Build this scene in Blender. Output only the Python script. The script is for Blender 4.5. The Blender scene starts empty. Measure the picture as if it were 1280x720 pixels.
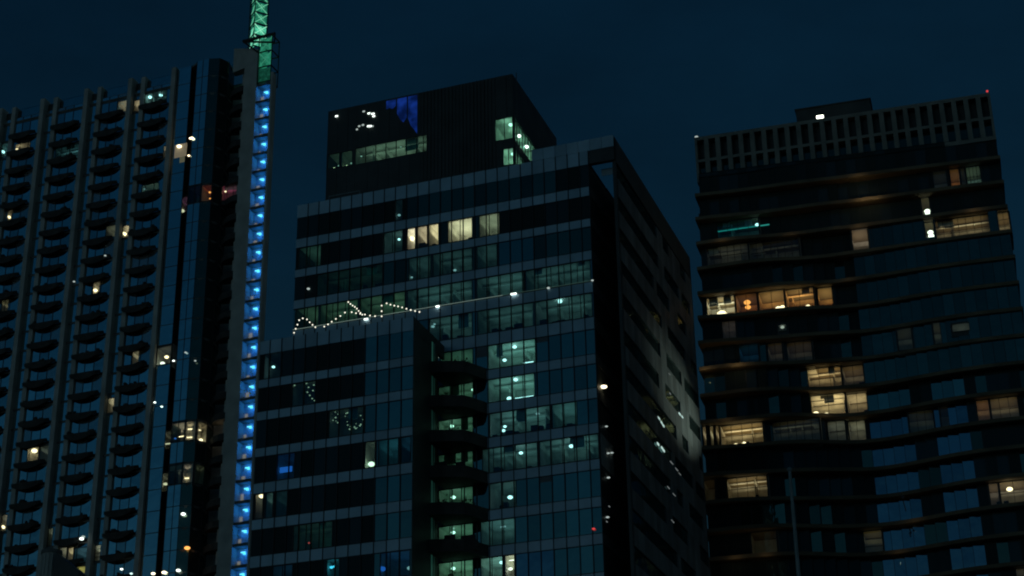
import bpy, bmesh, math, random
from mathutils import Vector, Matrix
random.seed(7)
SC = bpy.context.scene
COL = SC.collection
# ------------------------------------------------------------------ camera
FPX = 2200.0; PITCH = math.radians(24.85); ROLL = math.radians(-1.0); EYE = Vector((0, 0, 1.7))
cp, sp = math.cos(PITCH), math.sin(PITCH)
FW = Vector((0, cp, sp)); RT0 = Vector((1, 0, 0)); UP0 = Vector((0, -sp, cp))
RT = math.cos(ROLL) * RT0 + math.sin(ROLL) * UP0
UP = -math.sin(ROLL) * RT0 + math.cos(ROLL) * UP0
cd = bpy.data.cameras.new('camera'); cam = bpy.data.objects.new('camera', cd); COL.objects.link(cam)
m = Matrix.Identity(4)
for i in range(3):
    m[i][0], m[i][1], m[i][2], m[i][3] = RT[i], UP[i], -FW[i], EYE[i]
cam.matrix_world = m
cd.sensor_width = 36; cd.lens = FPX / 1280 * 36; cd.clip_end = 6000; cd.clip_start = .5
SC.camera = cam
# ------------------------------------------------------------------ dusk sky, last afterglow behind the viewer
SKY_STRENGTH = 0.15
w = bpy.data.worlds.new('World'); SC.world = w; w.use_nodes = True
nt = w.node_tree; bg = nt.nodes['Background']; LK = nt.links.new
sky = nt.nodes.new('ShaderNodeTexSky'); sky.sky_type = 'NISHITA'; sky.sun_disc = False
SUN_EL, SUN_AZ = math.radians(-2.3), math.radians(212)
sky.sun_elevation = SUN_EL; sky.sun_rotation = SUN_AZ
tint = nt.nodes.new('ShaderNodeMix'); tint.data_type = 'RGBA'; tint.blend_type = 'MULTIPLY'
tint.inputs[0].default_value = 1; tint.inputs[7].default_value = (.11, .75, 1.33, 1)
LK(sky.outputs[0], tint.inputs[6])
tc0 = nt.nodes.new('ShaderNodeTexCoord'); cn = nt.nodes.new('ShaderNodeTexNoise'); cn.inputs['Scale'].default_value = 4.5; cn.inputs['Detail'].default_value = 5; cn.inputs['Roughness'].default_value = .6
mp0 = nt.nodes.new('ShaderNodeMapping'); mp0.inputs['Scale'].default_value = (1, 1, 2.2); LK(tc0.outputs['Generated'], mp0.inputs[0]); LK(mp0.outputs[0], cn.inputs['Vector'])
cm = nt.nodes.new('ShaderNodeMapRange'); cm.inputs[1].default_value = .3; cm.inputs[2].default_value = .7; cm.inputs[3].default_value = .78; cm.inputs[4].default_value = 1.16; LK(cn.outputs['Fac'], cm.inputs[0])
cv = nt.nodes.new('ShaderNodeVectorMath'); cv.operation = 'SCALE'; LK(tint.outputs[2], cv.inputs[0]); LK(cm.outputs[0], cv.inputs['Scale'])
# city glow low over the horizon, thinning out with height
CITY = (.9, 1.35, 1.45)
tcw = nt.nodes.new('ShaderNodeTexCoord'); sx = nt.nodes.new('ShaderNodeSeparateXYZ'); LK(tcw.outputs['Generated'], sx.inputs[0])
ab = nt.nodes.new('ShaderNodeMath'); ab.operation = 'ABSOLUTE'; LK(sx.outputs[2], ab.inputs[0])
ml = nt.nodes.new('ShaderNodeMath'); ml.operation = 'MULTIPLY'; ml.inputs[1].default_value = -1 / .075; LK(ab.outputs[0], ml.inputs[0])
ex = nt.nodes.new('ShaderNodeMath'); ex.operation = 'EXPONENT'; LK(ml.outputs[0], ex.inputs[0])
gl_ = nt.nodes.new('ShaderNodeVectorMath'); gl_.operation = 'SCALE'; gl_.inputs[0].default_value = CITY; LK(ex.outputs[0], gl_.inputs['Scale'])
ad = nt.nodes.new('ShaderNodeVectorMath'); ad.operation = 'ADD'; LK(cv.outputs[0], ad.inputs[0]); LK(gl_.outputs[0], ad.inputs[1])
LK(ad.outputs[0], bg.inputs[0]); bg.inputs[1].default_value = SKY_STRENGTH
sd = bpy.data.lights.new('afterglow', 'SUN'); sd.energy = 0.03; sd.angle = math.radians(3); sd.color = (.6, .85, 1.0)
so = bpy.data.objects.new('afterglow', sd); COL.objects.link(so)
so.rotation_euler = Vector((0.57, 0.81, -0.09)).to_track_quat('-Z', 'Y').to_euler()
# ------------------------------------------------------------------ render
SC.view_settings.view_transform = 'Standard'; SC.view_settings.look = 'None'
SC.view_settings.exposure = 0; SC.view_settings.gamma = 1; SC.view_settings.use_curve_mapping = False
SC.render.engine = 'CYCLES'
cy = SC.cycles; cy.use_denoising = True; cy.max_bounces = 6; cy.diffuse_bounces = 3; cy.glossy_bounces = 3
cy.transparent_max_bounces = 8; cy.caustics_reflective = False; cy.caustics_refractive = False
cy.filter_width = 2.0
cy.sample_clamp_indirect = 2

# ------------------------------------------------------------------ helpers
def ray(x, y):
    return FW + (x - 640) / FPX * RT - (y - 360) / FPX * UP
def pix(P):
    d = Vector(P) - EYE; k = d.dot(FW)
    return 640 + FPX * d.dot(RT) / k, 360 - FPX * d.dot(UP) / k

class Plane:
    """a vertical facade plane: u runs along it, z up, o out of it"""
    def __init__(s, P, yaw):
        a = math.radians(yaw); s.P = Vector(P)
        s.u = Vector((math.cos(a), math.sin(a), 0)); s.n = Vector((math.sin(a), -math.cos(a), 0)); s.yaw = yaw
    def at(s, x, y, o=0):
        d = ray(x, y); P0 = s.P + s.n * o
        t = (P0 - EYE).dot(s.n) / d.dot(s.n); Q = EYE + d * t
        return (Q - s.P).dot(s.u), Q.z
    def w(s, u, z, o=0):
        v = s.P + s.u * u + s.n * o
        return Vector((v.x, v.y, z))
def plane_px(x, y, Y, yaw):
    d = ray(x, y); P = EYE + d * (Y / d.y); return Plane((P.x, P.y, 0), yaw), P.z

class MB:
    """collects shapes of ONE mesh"""
    def __init__(s): s.v = []; s.f = []; s.m = []
    def add(s, vs, fs, mi=0):
        b = len(s.v); s.v += [tuple(v) for v in vs]; s.f += [tuple(b + i for i in f) for f in fs]; s.m += [mi] * len(fs); return s
    def box(s, pl, u0, u1, z0, z1, o0, o1, mi=0):
        vs = [pl.w(u, z, o) for u in (u0, u1) for z in (z0, z1) for o in (o0, o1)]
        return s.add(vs, [(0, 1, 3, 2), (4, 6, 7, 5), (0, 4, 5, 1), (2, 3, 7, 6), (0, 2, 6, 4), (1, 5, 7, 3)], mi)
    def prism(s, pl, pts, z0, z1, mi=0):
        n = len(pts)
        zz = z0 if hasattr(z0, '__len__') else [z0] * n; zt = z1 if hasattr(z1, '__len__') else [z1] * n
        vs = [pl.w(u, a, o) for (u, o), a in zip(pts, zz)] + [pl.w(u, a, o) for (u, o), a in zip(pts, zt)]
        fs = [tuple(range(n))[::-1], tuple(range(n, 2 * n))] + [(i, (i + 1) % n, n + (i + 1) % n, n + i) for i in range(n)]
        return s.add(vs, fs, mi)
    def tube(s, a, b, r, r2=None, n=8, mi=0):
        a, b = Vector(a), Vector(b); r2 = r if r2 is None else r2
        q = (b - a).to_track_quat('Z', 'Y'); X = q @ Vector((1, 0, 0)); Y = q @ Vector((0, 1, 0))
        vs = []
        for c, rr in ((a, r), (b, r2)):
            for i in range(n):
                t = 2 * math.pi * i / n; vs.append(c + X * math.cos(t) * rr + Y * math.sin(t) * rr)
        return s.add(vs, [(i, (i + 1) % n, n + (i + 1) % n, n + i) for i in range(n)] + [tuple(range(n))[::-1], tuple(range(n, 2 * n))], mi)
    def ball(s, c, r, sx=1, sz=1, n=8, k=5, mi=0, jag=0):
        c = Vector(c); vs = [c + Vector((0, 0, -r * sz))]
        for j in range(1, k):
            t = math.pi * j / k - math.pi / 2
            for i in range(n):
                p = 2 * math.pi * i / n; q = r * (1 + random.uniform(-jag, jag))
                vs.append(c + Vector((q * sx * math.cos(t) * math.cos(p), q * sx * math.cos(t) * math.sin(p), q * sz * math.sin(t))))
        vs.append(c + Vector((0, 0, r * sz))); L = len(vs) - 1; fs = []
        for i in range(n):
            fs.append((0, 1 + (i + 1) % n, 1 + i)); fs.append((L, L - n + i, L - n + (i + 1) % n))
            for j in range(k - 2):
                a = 1 + j * n; fs.append((a + i, a + (i + 1) % n, a + n + (i + 1) % n, a + n + i))
        return s.add(vs, fs, mi)
    def build(s, name, mats, parent=None, smooth=False):
        me = bpy.data.meshes.new(name)
        base = Vector(parent_world(parent)) if parent is not None else Vector((0, 0, 0))
        me.from_pydata([tuple(Vector(v) - base) for v in s.v], [], s.f)
        for mt in (mats if isinstance(mats, (list, tuple)) else [mats]): me.materials.append(mt)
        for p, i in zip(me.polygons, s.m): p.material_index = i; p.use_smooth = smooth
        bm = bmesh.new(); bm.from_mesh(me); bmesh.ops.recalc_face_normals(bm, faces=bm.faces); bm.to_mesh(me); bm.free()
        o = bpy.data.objects.new(name, me); COL.objects.link(o)
        if parent is not None: o.parent = parent
        return o
def parent_world(o):
    p = Vector((0, 0, 0))
    while o is not None: p += o.location; o = o.parent
    return p
def tag(o, label=None, cat=None, group=None, kind=None):
    if label: o['label'] = label
    if cat: o['category'] = cat
    if group: o['group'] = group
    if kind: o['kind'] = kind
    return o
def empty(name, loc, label, cat, group=None):
    o = bpy.data.objects.new(name, None); o.location = loc; o.empty_display_size = 1; COL.objects.link(o)
    return tag(o, label, cat, group)
def area_px(pl, r, o=0):
    c = [pix(pl.w(u, z, o)) for u, z in ((r[0], r[2]), (r[1], r[2]), (r[1], r[3]), (r[0], r[3]))]
    if max(p[0] for p in c) < 0 or min(p[0] for p in c) > 1280 or max(p[1] for p in c) < 0 or min(p[1] for p in c) > 720: return 0
    return abs(sum(c[i][0] * c[(i + 1) % 4][1] - c[(i + 1) % 4][0] * c[i][1] for i in range(4))) / 2

# ------------------------------------------------------------------ materials (all procedural)
def mat(name, color, rough=.6, metal=0, spec=.5, noise=None, bump=0, emit=None, estr=0):
    mt = bpy.data.materials.new(name); mt.use_nodes = True; n = mt.node_tree; b = n.nodes['Principled BSDF']
    b.inputs['Base Color'].default_value = (*color, 1); b.inputs['Roughness'].default_value = rough
    b.inputs['Metallic'].default_value = metal; b.inputs['Specular IOR Level'].default_value = spec
    if noise:
        sc, amt = noise
        tc = n.nodes.new('ShaderNodeTexCoord'); nz = n.nodes.new('ShaderNodeTexNoise'); nz.inputs['Scale'].default_value = sc; nz.inputs['Detail'].default_value = 5
        cr = n.nodes.new('ShaderNodeValToRGB')
        cr.color_ramp.elements[0].position = .3; cr.color_ramp.elements[1].position = .7
        cr.color_ramp.elements[0].color = (*[c * (1 - amt) for c in color], 1); cr.color_ramp.elements[1].color = (*[min(1, c * (1 + amt)) for c in color], 1)
        n.links.new(tc.outputs['Object'], nz.inputs['Vector']); n.links.new(nz.outputs['Fac'], cr.inputs[0]); n.links.new(cr.outputs[0], b.inputs['Base Color'])
        if bump:
            bp = n.nodes.new('ShaderNodeBump'); bp.inputs['Strength'].default_value = bump; n.links.new(nz.outputs['Fac'], bp.inputs['Height']); n.links.new(bp.outputs[0], b.inputs['Normal'])
    if emit:
        b.inputs['Emission Color'].default_value = (*emit, 1); b.inputs['Emission Strength'].default_value = estr
    return mt
def glass(name, refl, tintc, body=(.004, .008, .011), wav=.02, rough=.03, ior=1.45):
    """coated solar glass in front of an unlit room: refl = share of the sky it mirrors, set per kind to paint in what is reflected"""
    mt = bpy.data.materials.new(name); mt.use_nodes = True; n = mt.node_tree; n.nodes.remove(n.nodes['Principled BSDF'])
    out = n.nodes['Material Output']
    g = n.nodes.new('ShaderNodeBsdfGlossy'); g.inputs['Color'].default_value = (*tintc, 1); g.inputs['Roughness'].default_value = rough
    d = n.nodes.new('ShaderNodeBsdfDiffuse'); d.inputs['Color'].default_value = (*body, 1)
    lw = n.nodes.new('ShaderNodeFresnel'); lw.inputs['IOR'].default_value = ior
    ad = n.nodes.new('ShaderNodeMath'); ad.operation = 'ADD'; ad.use_clamp = True; ad.inputs[1].default_value = refl
    mx = n.nodes.new('ShaderNodeMixShader')
    tc = n.nodes.new('ShaderNodeTexCoord'); nz = n.nodes.new('ShaderNodeTexNoise'); nz.inputs['Scale'].default_value = .55; nz.inputs['Detail'].default_value = 2
    bp = n.nodes.new('ShaderNodeBump'); bp.inputs['Strength'].default_value = wav; bp.inputs['Distance'].default_value = 1
    n.links.new(tc.outputs['Object'], nz.inputs['Vector']); n.links.new(nz.outputs['Fac'], bp.inputs['Height']); n.links.new(bp.outputs[0], g.inputs['Normal'])
    n.links.new(lw.outputs[0], ad.inputs[0]); n.links.new(ad.outputs[0], mx.inputs[0]); n.links.new(d.outputs[0], mx.inputs[1]); n.links.new(g.outputs[0], mx.inputs[2]); n.links.new(mx.outputs[0], out.inputs[0])
    return mt
def clear_glass(name, tr, refl=.06):
    mt = bpy.data.materials.new(name); mt.use_nodes = True; n = mt.node_tree; n.nodes.remove(n.nodes['Principled BSDF'])
    g = n.nodes.new('ShaderNodeBsdfGlossy'); g.inputs['Roughness'].default_value = .03; g.inputs['Color'].default_value = (.5, .8, .9, 1)
    t = n.nodes.new('ShaderNodeBsdfTransparent'); t.inputs['Color'].default_value = (*tr, 1)
    mx = n.nodes.new('ShaderNodeMixShader'); mx.inputs[0].default_value = refl
    n.links.new(t.outputs[0], mx.inputs[1]); n.links.new(g.outputs[0], mx.inputs[2]); n.links.new(mx.outputs[0], n.nodes['Material Output'].inputs[0])
    return mt
def emis(name, c, s):
    mt = bpy.data.materials.new(name); mt.use_nodes = True; n = mt.node_tree; n.nodes.remove(n.nodes['Principled BSDF'])
    e = n.nodes.new('ShaderNodeEmission'); e.inputs[0].default_value = (*c, 1); e.inputs[1].default_value = s
    n.links.new(e.outputs[0], n.nodes['Material Output'].inputs[0]); return mt
M = dict(
    concrete=mat('pale_concrete', (.46, .46, .42), .85, noise=(.35, .22), bump=.1),
    concrete_dark=mat('weathered_concrete', (.15, .15, .14), .9, noise=(.5, .3)),
    balcony=mat('dark_balcony_paint', (.05, .048, .042), .8, noise=(.8, .4)),
    soffit=mat('bronze_slab_edge', (.16, .12, .07), .75, noise=(.25, .35)),
    frame=mat('dark_anodised_metal', (.012, .014, .016), .5, noise=(2, .3)),
    black=mat('black_cladding', (.04, .05, .047), .55, noise=(.4, .4)),
    ribbed=mat('dark_ribbed_cladding', (.045, .055, .052), .6, noise=(.4, .3)),
    crown=mat('crown_stone', (.24, .235, .20), .85, noise=(.4, .25)),
    asphalt=mat('asphalt', (.05, .05, .05), .9, noise=(.3, .3)),
    room=mat('painted_room', (.62, .60, .56), .8, noise=(.9, .25)),
    room_warm=mat('timber_lined_room', (.62, .42, .24), .8, noise=(.7, .35)),
    room_pink=mat('rose_painted_room', (.6, .2, .32), .8, noise=(.9, .4)),
    steel=mat('galvanised_steel', (.22, .25, .25), .5, .3, noise=(2, .2)),
    furn=mat('dark_furniture', (.02, .02, .02), .7, noise=(3, .3)),
    leaf=mat('dark_leaves', (.04, .07, .03), .8, noise=(6, .4)),
    pot=mat('clay_pot', (.12, .08, .06), .8, noise=(4, .2)),
    picture=mat('dark_picture', (.12, .08, .05), .6, noise=(3, .5)),
    shade_dark=mat('drawn_blind', (.11, .13, .14), .6, noise=(.8, .2)),
    shade=mat('roller_shade', (.35, .34, .3), .9, noise=(.6, .25)),
)
SPAN = [mat('spandrel_panel_%s' % a, tuple(v * k for v in (.38, .55, .66)), .28, 0, .6, noise=(.5, .12)) for a, k in (('plain', 1.0), ('light', 1.12), ('dusty', .88))]
G = dict(  # dark kind paints in mirrored dark neighbours, bluer kinds the mirrored sky
    blue=[glass('blue_coated_glass', .36, (.7, .88, 1.0), wav=.03), glass('blue_coated_glass_older', .31, (.7, .88, 1.0), wav=.05), glass('blue_coated_glass_bright', .40, (.7, .88, 1.0), wav=.03)],
    navy=[glass('navy_coated_glass', .38, (.8, 1, .85)), glass('navy_coated_glass_deep', .27, (.8, 1, .85)), glass('navy_coated_glass_soft', .30, (.8, 1, .85))],
    dark=[glass('dark_reflection_glass', .012, (.5, .8, .8), (.03, .042, .04), ior=1.2), glass('dark_reflection_glass_deep', 0, (.5, .8, .8), (.03, .042, .04), ior=1.2), glass('dark_reflection_glass_soft', .03, (.5, .85, .85), (.035, .048, .045), ior=1.25)],
    sky=[glass('sky_blue_glass', .78, (.8, 1, 1), wav=.03), glass('sky_blue_glass_soft', .60, (.8, 1, 1), wav=.05), glass('sky_blue_glass_pale', .9, (.8, 1, 1), wav=.03)],
    curtain=[glass('curtained_glass_%d' % i, r_, (.8, 1, 1), (b_, b_ * 1.02, b_), wav=.02) for i, (r_, b_) in enumerate(((.5, .16), (.42, .24), (.55, .10)))],
    steel=[glass('steel_blue_glass', .17, (.8, 1, .8), (.015, .025, .028), ior=1.3), glass('steel_blue_glass_deep', .13, (.8, 1, .8), (.015, .025, .028), ior=1.3), glass('steel_blue_glass_soft', .20, (.8, 1, .8), (.015, .025, .028), ior=1.3)],
    dusk=[glass('dusk_glass', .15, (.8, 1, .75), (.012, .02, .02), ior=1.25), glass('dusk_glass_deep', .10, (.8, 1, .75), (.012, .02, .02), ior=1.25), glass('dusk_glass_soft', .19, (.8, 1, .75), (.012, .02, .02), ior=1.25)],
)
CLEAR = dict(teal=clear_glass('teal_clear_glass', (.6, .86, .88)), warm=clear_glass('clear_glass', (.9, .92, .85)), green=clear_glass('green_clear_glass', (.62, .9, .8)))
LAMP = dict(
    white=emis('white_lamp_glow', (.86, 1, .92), 2.6), warm=emis('warm_lamp_glow', (1, .85, .55), 2.8), soft=emis('soft_lamp_glow', (.75, .9, .85), .55),
    cyan=emis('cyan_lamp_glow', (.12, .75, 1), 1.6), orange=emis('orange_lamp_glow', (1, .42, .1), 1.6), red=emis('red_beacon_glow', (1, .08, .08), .7),
    teal=emis('teal_lamp_glow', (.05, .6, .5), .4), dim=emis('dim_led_glow', (.3, .6, .5), .12), bulb=emis('string_bulb_glow', (1, .98, .8), 1.5), led=emis('led_line_glow', (.55, .8, .7), .3),
    city_glint=emis('city_reflection_glow', (1, .95, .6), .55), faint=emis('faint_lamp_glow', (.7, .8, .8), .2), side=emis('side_lamp_glow', (.7, 1, .92), .7), blue=emis('blue_lamp_glow', (.05, .25, 1), .5), spot=emis('floodlight_glow', (.95, 1, .8), 5))

# ------------------------------------------------------------------ windows: holes, panes, rooms
def subtract(r, h):
    u0, u1, z0, z1 = r; a0, a1, b0, b1 = h
    if a1 <= u0 or a0 >= u1 or b1 <= z0 or b0 >= z1: return [r]
    out = []
    if a0 > u0 + .08: out.append((u0, a0, z0, z1))
    if a1 < u1 - .08: out.append((a1, u1, z0, z1))
    c0, c1 = max(u0, a0), min(u1, a1)
    if b0 > z0 + .08: out.append((c0, c1, z0, b0))
    if b1 < z1 - .08: out.append((c0, c1, b1, z1))
    return out

class Facade:
    """gathers the panes of a building; the 100 that show largest become parts, the rest one part"""
    def __init__(s, root): s.root = root; s.p = []; s.lit = 0
    def pane(s, pl, r, kind, o=0, holes=(), vary=None):
        rs = [r]
        for h in holes: rs = [q for x in rs for q in subtract(x, h)]
        mt = G[kind][random.choices((0, 1, 2), (5, 3, 3))[0] if vary is None else vary]
        for q in rs: s.p.append((area_px(pl, q, o), pl, q, o, mt))
    def finish(s, name='window'):
        s.p.sort(key=lambda t: -t[0])
        n = max(0, 99 - s.lit)
        for a, pl, q, o, mt in s.p[:n]:
            tilt = random.uniform(-.012, .012)
            b = MB(); b.box(pl, q[0], q[1], q[2], q[3], o - .05, o)
            tz = random.uniform(-.01, .01)      # each pane hangs a little out of true
            b.v = [tuple(Vector(v) + pl.n * (tilt * (1 if k >= 4 else -1) + tz * (1 if k % 4 >= 2 else -1))) for k, v in enumerate(b.v)]; b.build(name, mt, s.root)
        mats = []; b = MB()
        for a, pl, q, o, mt in s.p[n:]:
            if a <= 0 and random.random() > 2: continue
            if mt not in mats: mats.append(mt)
            b.box(pl, q[0], q[1], q[2], q[3], o - .05, o, mats.index(mt))
        if b.v: tag(b.build(name, mats, s.root), kind='stuff')

POWER = 1.0
def light(pt, power, color, r=.25, parent=None, name='lamp_light'):
    d = bpy.data.lights.new(name, 'POINT'); d.energy = power * POWER; d.color = color; d.shadow_soft_size = r
    o = bpy.data.objects.new(name, d); COL.objects.link(o)
    if parent is not None: o.parent = parent; o.location = Vector(pt) - parent_world(parent)
    else: o.location = pt
    return o
def lit_window(F, pl, r, o=0, depth=3.5, lum=.2, color=(1, .9, .7), wall='room', gl='warm', lamps=(), mull=0, bars=0, clutter=0, furniture=0, picture=(), fr=.05, blind=0, name='window'):
    """a window with a furnished, lamp-lit room behind it; lamps = (u, z, kind, size[, back])"""
    u0, u1, z0, z1 = r; F.lit += 1
    g = MB(); g.box(pl, u0, u1, z0, z1, o - .05, o - .02)
    W = g.build(name, CLEAR[gl], F.root)
    q = MB(); zc = z1 + .12; zf = z0 - .5; d0, d1 = o - .12, o - depth; ua, ub = u0 - .12, u1 + .12; t = .06; rim = MB()
    q.box(pl, ua, ub, zc, zc + t, d1, d0); q.box(pl, ua, ub, zf - t, zf, d1, d0)
    q.box(pl, ua - t, ua, zf, zc, d1, d0); q.box(pl, ub, ub + t, zf, zc, d1, d0); q.box(pl, ua - t, ub + t, zf - t, zc + t, d1 - t, d1)
    rim.box(pl, ua - t, u0, zf - t, zc + t, o - .12, o - .07); rim.box(pl, u1, ub + t, zf - t, zc + t, o - .12, o - .07); rim.box(pl, u0, u1, zf - t, z0, o - .12, o - .07); rim.box(pl, u0, u1, z1, zc + t, o - .12, o - .07); rim.build('surround', M['black'], W)
    n = max(1, round((u1 - u0) / 3.8))
    for i in range(clutter):   # cupboards, doors and partitions on the far wall
        a = random.uniform(u0, u1 - .5); wdt = random.uniform(.3, 1.1); q.box(pl, a, min(a + wdt, ub), zf, zf + random.uniform(1.2, 2.6), d1, d1 + random.uniform(.1, .5))
    if u1 - u0 > 3.4:
        for i in range(int((u1 - u0) / 2.6)):
            a = u0 + (u1 - u0) * random.uniform(.08, .92); q.box(pl, a, a + .1, zf, zc, d1, d1 + depth * random.uniform(.3, .75))
        for i in range(random.randint(0, 2)):
            a = random.uniform(u0, u1 - 1.2); q.box(pl, a, a + random.uniform(.6, 1.2), zc - random.uniform(.3, 1.4), zc, o - .45, o - .4)
        q.box(pl, ua, ub, zc - .28, zc - .2, d1 + depth * .45, d1 + depth * .55)
    R_ = q.build('room', M[wall], W)
    if picture:
        for (a, b_, c, d_) in picture:
            MB().box(pl, a, b_, c, d_, d1 + .02, d1 + .08).build('picture', M['picture'], W)
    fb = MB()
    for i in range(1, mull): a = u0 + (u1 - u0) * i / mull; fb.box(pl, a - fr / 2, a + fr / 2, z0, z1, o - .06, o + .03)
    for i in range(1, bars + 1): c = z0 + (z1 - z0) * i / (bars + 1); fb.box(pl, u0, u1, c - fr / 2, c + fr / 2, o - .055, o + .02)
    fb.box(pl, u0 - .03, u1 + .03, z1 - .04, z1 + .04, o - .07, o + .04); fb.box(pl, u0 - .03, u1 + .03, z0 - .04, z0 + .04, o - .07, o + .04)
    fb.box(pl, u0 - .04, u0 + .03, z0, z1, o - .07, o + .035); fb.box(pl, u1 - .03, u1 + .04, z0, z1, o - .07, o + .035)
    fb.build('frame', M['frame'], W)
    if furniture:
        for i in range(furniture):
            a = random.uniform(u0, u1 - .4); wd = random.uniform(.3, .9); hh = random.uniform(.25, .8)
            MB().box(pl, a, min(a + wd, u1), z0 - .4, z0 + hh, o - .9, o - .45).build('cabinet', M['furn'], W)
    if blind: MB().box(pl, u0 + .02, u1 - .02, z1 - (z1 - z0) * blind, z1, o - .2, o - .17).build('blind', M['shade'], W)
    up = bpy.data.lights.new('room_light', 'AREA'); up.shape = 'RECTANGLE'; up.size = max(.4, (ub - ua) * .8); up.size_y = depth * .8; up.color = color
    up.energy = lum * (ub - ua) * depth * 8.5 * POWER
    uo = bpy.data.objects.new('room_light', up); COL.objects.link(uo); uo.parent = W
    uo.location = pl.w((u0 + u1) / 2, zc - .75, o - depth * .5) - parent_world(W)
    uo.rotation_euler = (math.pi, 0, math.radians(pl.yaw))
    for L in lamps:
        b = MB(); sz = L[3]; k = L[4] if len(L) > 4 else .6
        if len(L) > 5: b.box(pl, L[0] - L[5] / 2, L[0] + L[5] / 2, L[1] - sz / 2, L[1] + sz / 2, o - k - .1, o - k)
        else: b.ball(pl.w(L[0], L[1], o - k), sz, 1.25, .8)
        b.build('ceiling_lamp_or_glint', LAMP[L[2]], W)  # besides lamps, also builds the painted dots of mirrored city lights
    return W
def rect_px(pl, x0, x1, ytop, ybot, o=0, zsnap=None):
    """corners of a lit window read on its own facade"""
    xm = (x0 + x1) / 2
    a, zt = pl.at(x0, (ytop + ybot) / 2, o); b, _ = pl.at(x1, (ytop + ybot) / 2, o)
    zt = pl.at(xm, ytop, o)[1]; zb = pl.at(xm, ybot, o)[1]
    return (a, b, zb, zt)

# ================================================================== GROUND
g = MB(); g.add([(-3000, -3000, 0), (3000, -3000, 0), (3000, 3000, 0), (-3000, 3000, 0)], [(0, 1, 2, 3)])
tag(g.build('ground', M['asphalt']), kind='structure')

exec_parts = []
# ================================================================== OFFICE TOWER (middle)
CP, _z = plane_px(735, 190, 150, -19.4)
base = CP.w(-14, 0, -14)
OFF = empty('office_tower', base, 'dark glass office tower in the middle with pale panel bands and a stepped roof block', 'building')
FO = Facade(OFF)
BANDS = [(85.73, 84.28), (81.86, 80.82), (78.4, 77.5), (75.0, 74.03), (71.72, 70.6), (68.1, 66.85), (64.35, 63.38), (61.0, 59.97), (57.58, 56.57), (54.13, 53.15), (50.6, 49.64), (47.22, 46.23), (43.7, 42.7), (40.2, 39.2)]
UL = -31.3
cols = [0.0] + [-.94 - 1.213 * k for k in range(25)] + [UL]
# solid core, ends, roof
MB().box(CP, UL + .2, -.1, 0, 84.9, -27.8, -6.5).box(CP, UL, UL + .25, 0, 85.6, -27.8, -.1).box(CP, UL + .3, -.2, 84.7, 85.0, -6.5, -.2).box(CP, UL + .3, -.2, 0, 39.2, -6.5, -.15).build('wall', M['black'], OFF)
for i, (t, b) in enumerate(BANDS):
    s = MB()
    for k in range(len(cols) - 1):
        a, c = cols[k + 1], cols[k]
        if i >= 5 and c < -19: continue
        s.box(CP, a + .02, c - .02, b, t, -.14, random.choice((0, .006, .012)), random.choices((0, 1, 2), (5, 3, 3))[0])
    s.build('spandrel', SPAN, OFF)
    if i: MB().box(CP, UL + .3 if i < 5 else -20, -.12, b + .1, t - .1, -6.5, -.16).build('floor_slab', M['black'], OFF)
mu = MB()
for u in cols[:-1]: mu.box(CP, u - .035, u + .035, 67.5 if u < -15 else 39.2, 85.75, -.1, .07)
for t, b in BANDS[1:]:
    mu.box(CP, UL if b > 66 else -15.5, 0, t - .03, t + .03, -.1, .03); mu.box(CP, UL if b > 66 else -15.5, 0, b - .03, b + .03, -.1, .03)
mu.build('mullion', M['frame'], OFF)

def Z(i): return (BANDS[i][0] + .03, BANDS[i - 1][1] - .03)   # window row i between bands
C_lit = []   # (row, x0, x1, dict)
def CL(row, x0, x1, **k): C_lit.append((row, x0, x1, k))
T = (.62, 1, .92)
# row 2
CL(2, 373, 401, lum=.02, color=T, gl='green', furniture=1, mull=2)
CL(2, 478, 503, lum=.018, color=(.6, .9, .8), gl='teal', mull=2, lamps=[(498.7, 299, 'white', .12, 1.0)])
CL(2, 509, 519, lum=.9, color=(1, .95, .8), gl='warm', lamps=[(514, 298, 'warm', .28, 1.2)])
CL(2, 520, 534, lum=.33, color=(1, .88, .65), gl='warm', furniture=2, clutter=1)
CL(2, 535, 548, lum=.6, color=(1, .92, .62), gl='warm', clutter=3, furniture=1)
CL(2, 560, 590, lum=.42, color=(.95, 1, .72), gl='warm', mull=2, clutter=2, furniture=1)
CL(2, 599, 624, lum=.13, color=(.75, 1, .75), gl='warm', mull=2, clutter=3)
# row 3
CL(3, 396, 478, lum=.004, color=T, gl='green', mull=6, furniture=2)
CL(3, 511, 538, lum=.02, color=T, gl='teal', mull=2, lamps=[(514.5, 346.5, 'soft', .10)])
CL(3, 541, 590, lum=.022, color=T, gl='teal', mull=4, lamps=[(568.5, 337.5, 'soft', .13)])
CL(3, 596, 621, lum=.022, color=T, gl='teal', mull=2)
# row 4
CL(4, 369, 398, lum=.028, color=(.7, 1, .75), gl='green', mull=2, clutter=1)
CL(4, 400, 447, lum=.03, color=(.7, 1, .75), gl='green', mull=3, clutter=3)
CL(4, 449, 506, lum=.032, color=(.7, 1, .75), gl='green', mull=4, clutter=3)
CL(4, 509, 590, lum=.036, color=T, gl='teal', mull=6, clutter=2)
CL(4, 596, 655, lum=.04, color=T, gl='teal', mull=4, clutter=2)
CL(4, 656, 738, lum=.03, color=T, gl='teal', mull=5, clutter=2)
# row 5
CL(5, 537, 590, lum=.03, color=T, gl='teal', mull=4, furniture=4, lamps=[(541, 408, 'soft', .14), (543, 405, 'soft', .1)])
CL(5, 597, 667, lum=.03, color=T, gl='teal', mull=5, furniture=6)
CL(5, 669, 740, lum=.035, color=T, gl='teal', mull=5, furniture=7, lamps=[(699.5, 376.5, 'white', .2)])
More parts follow.
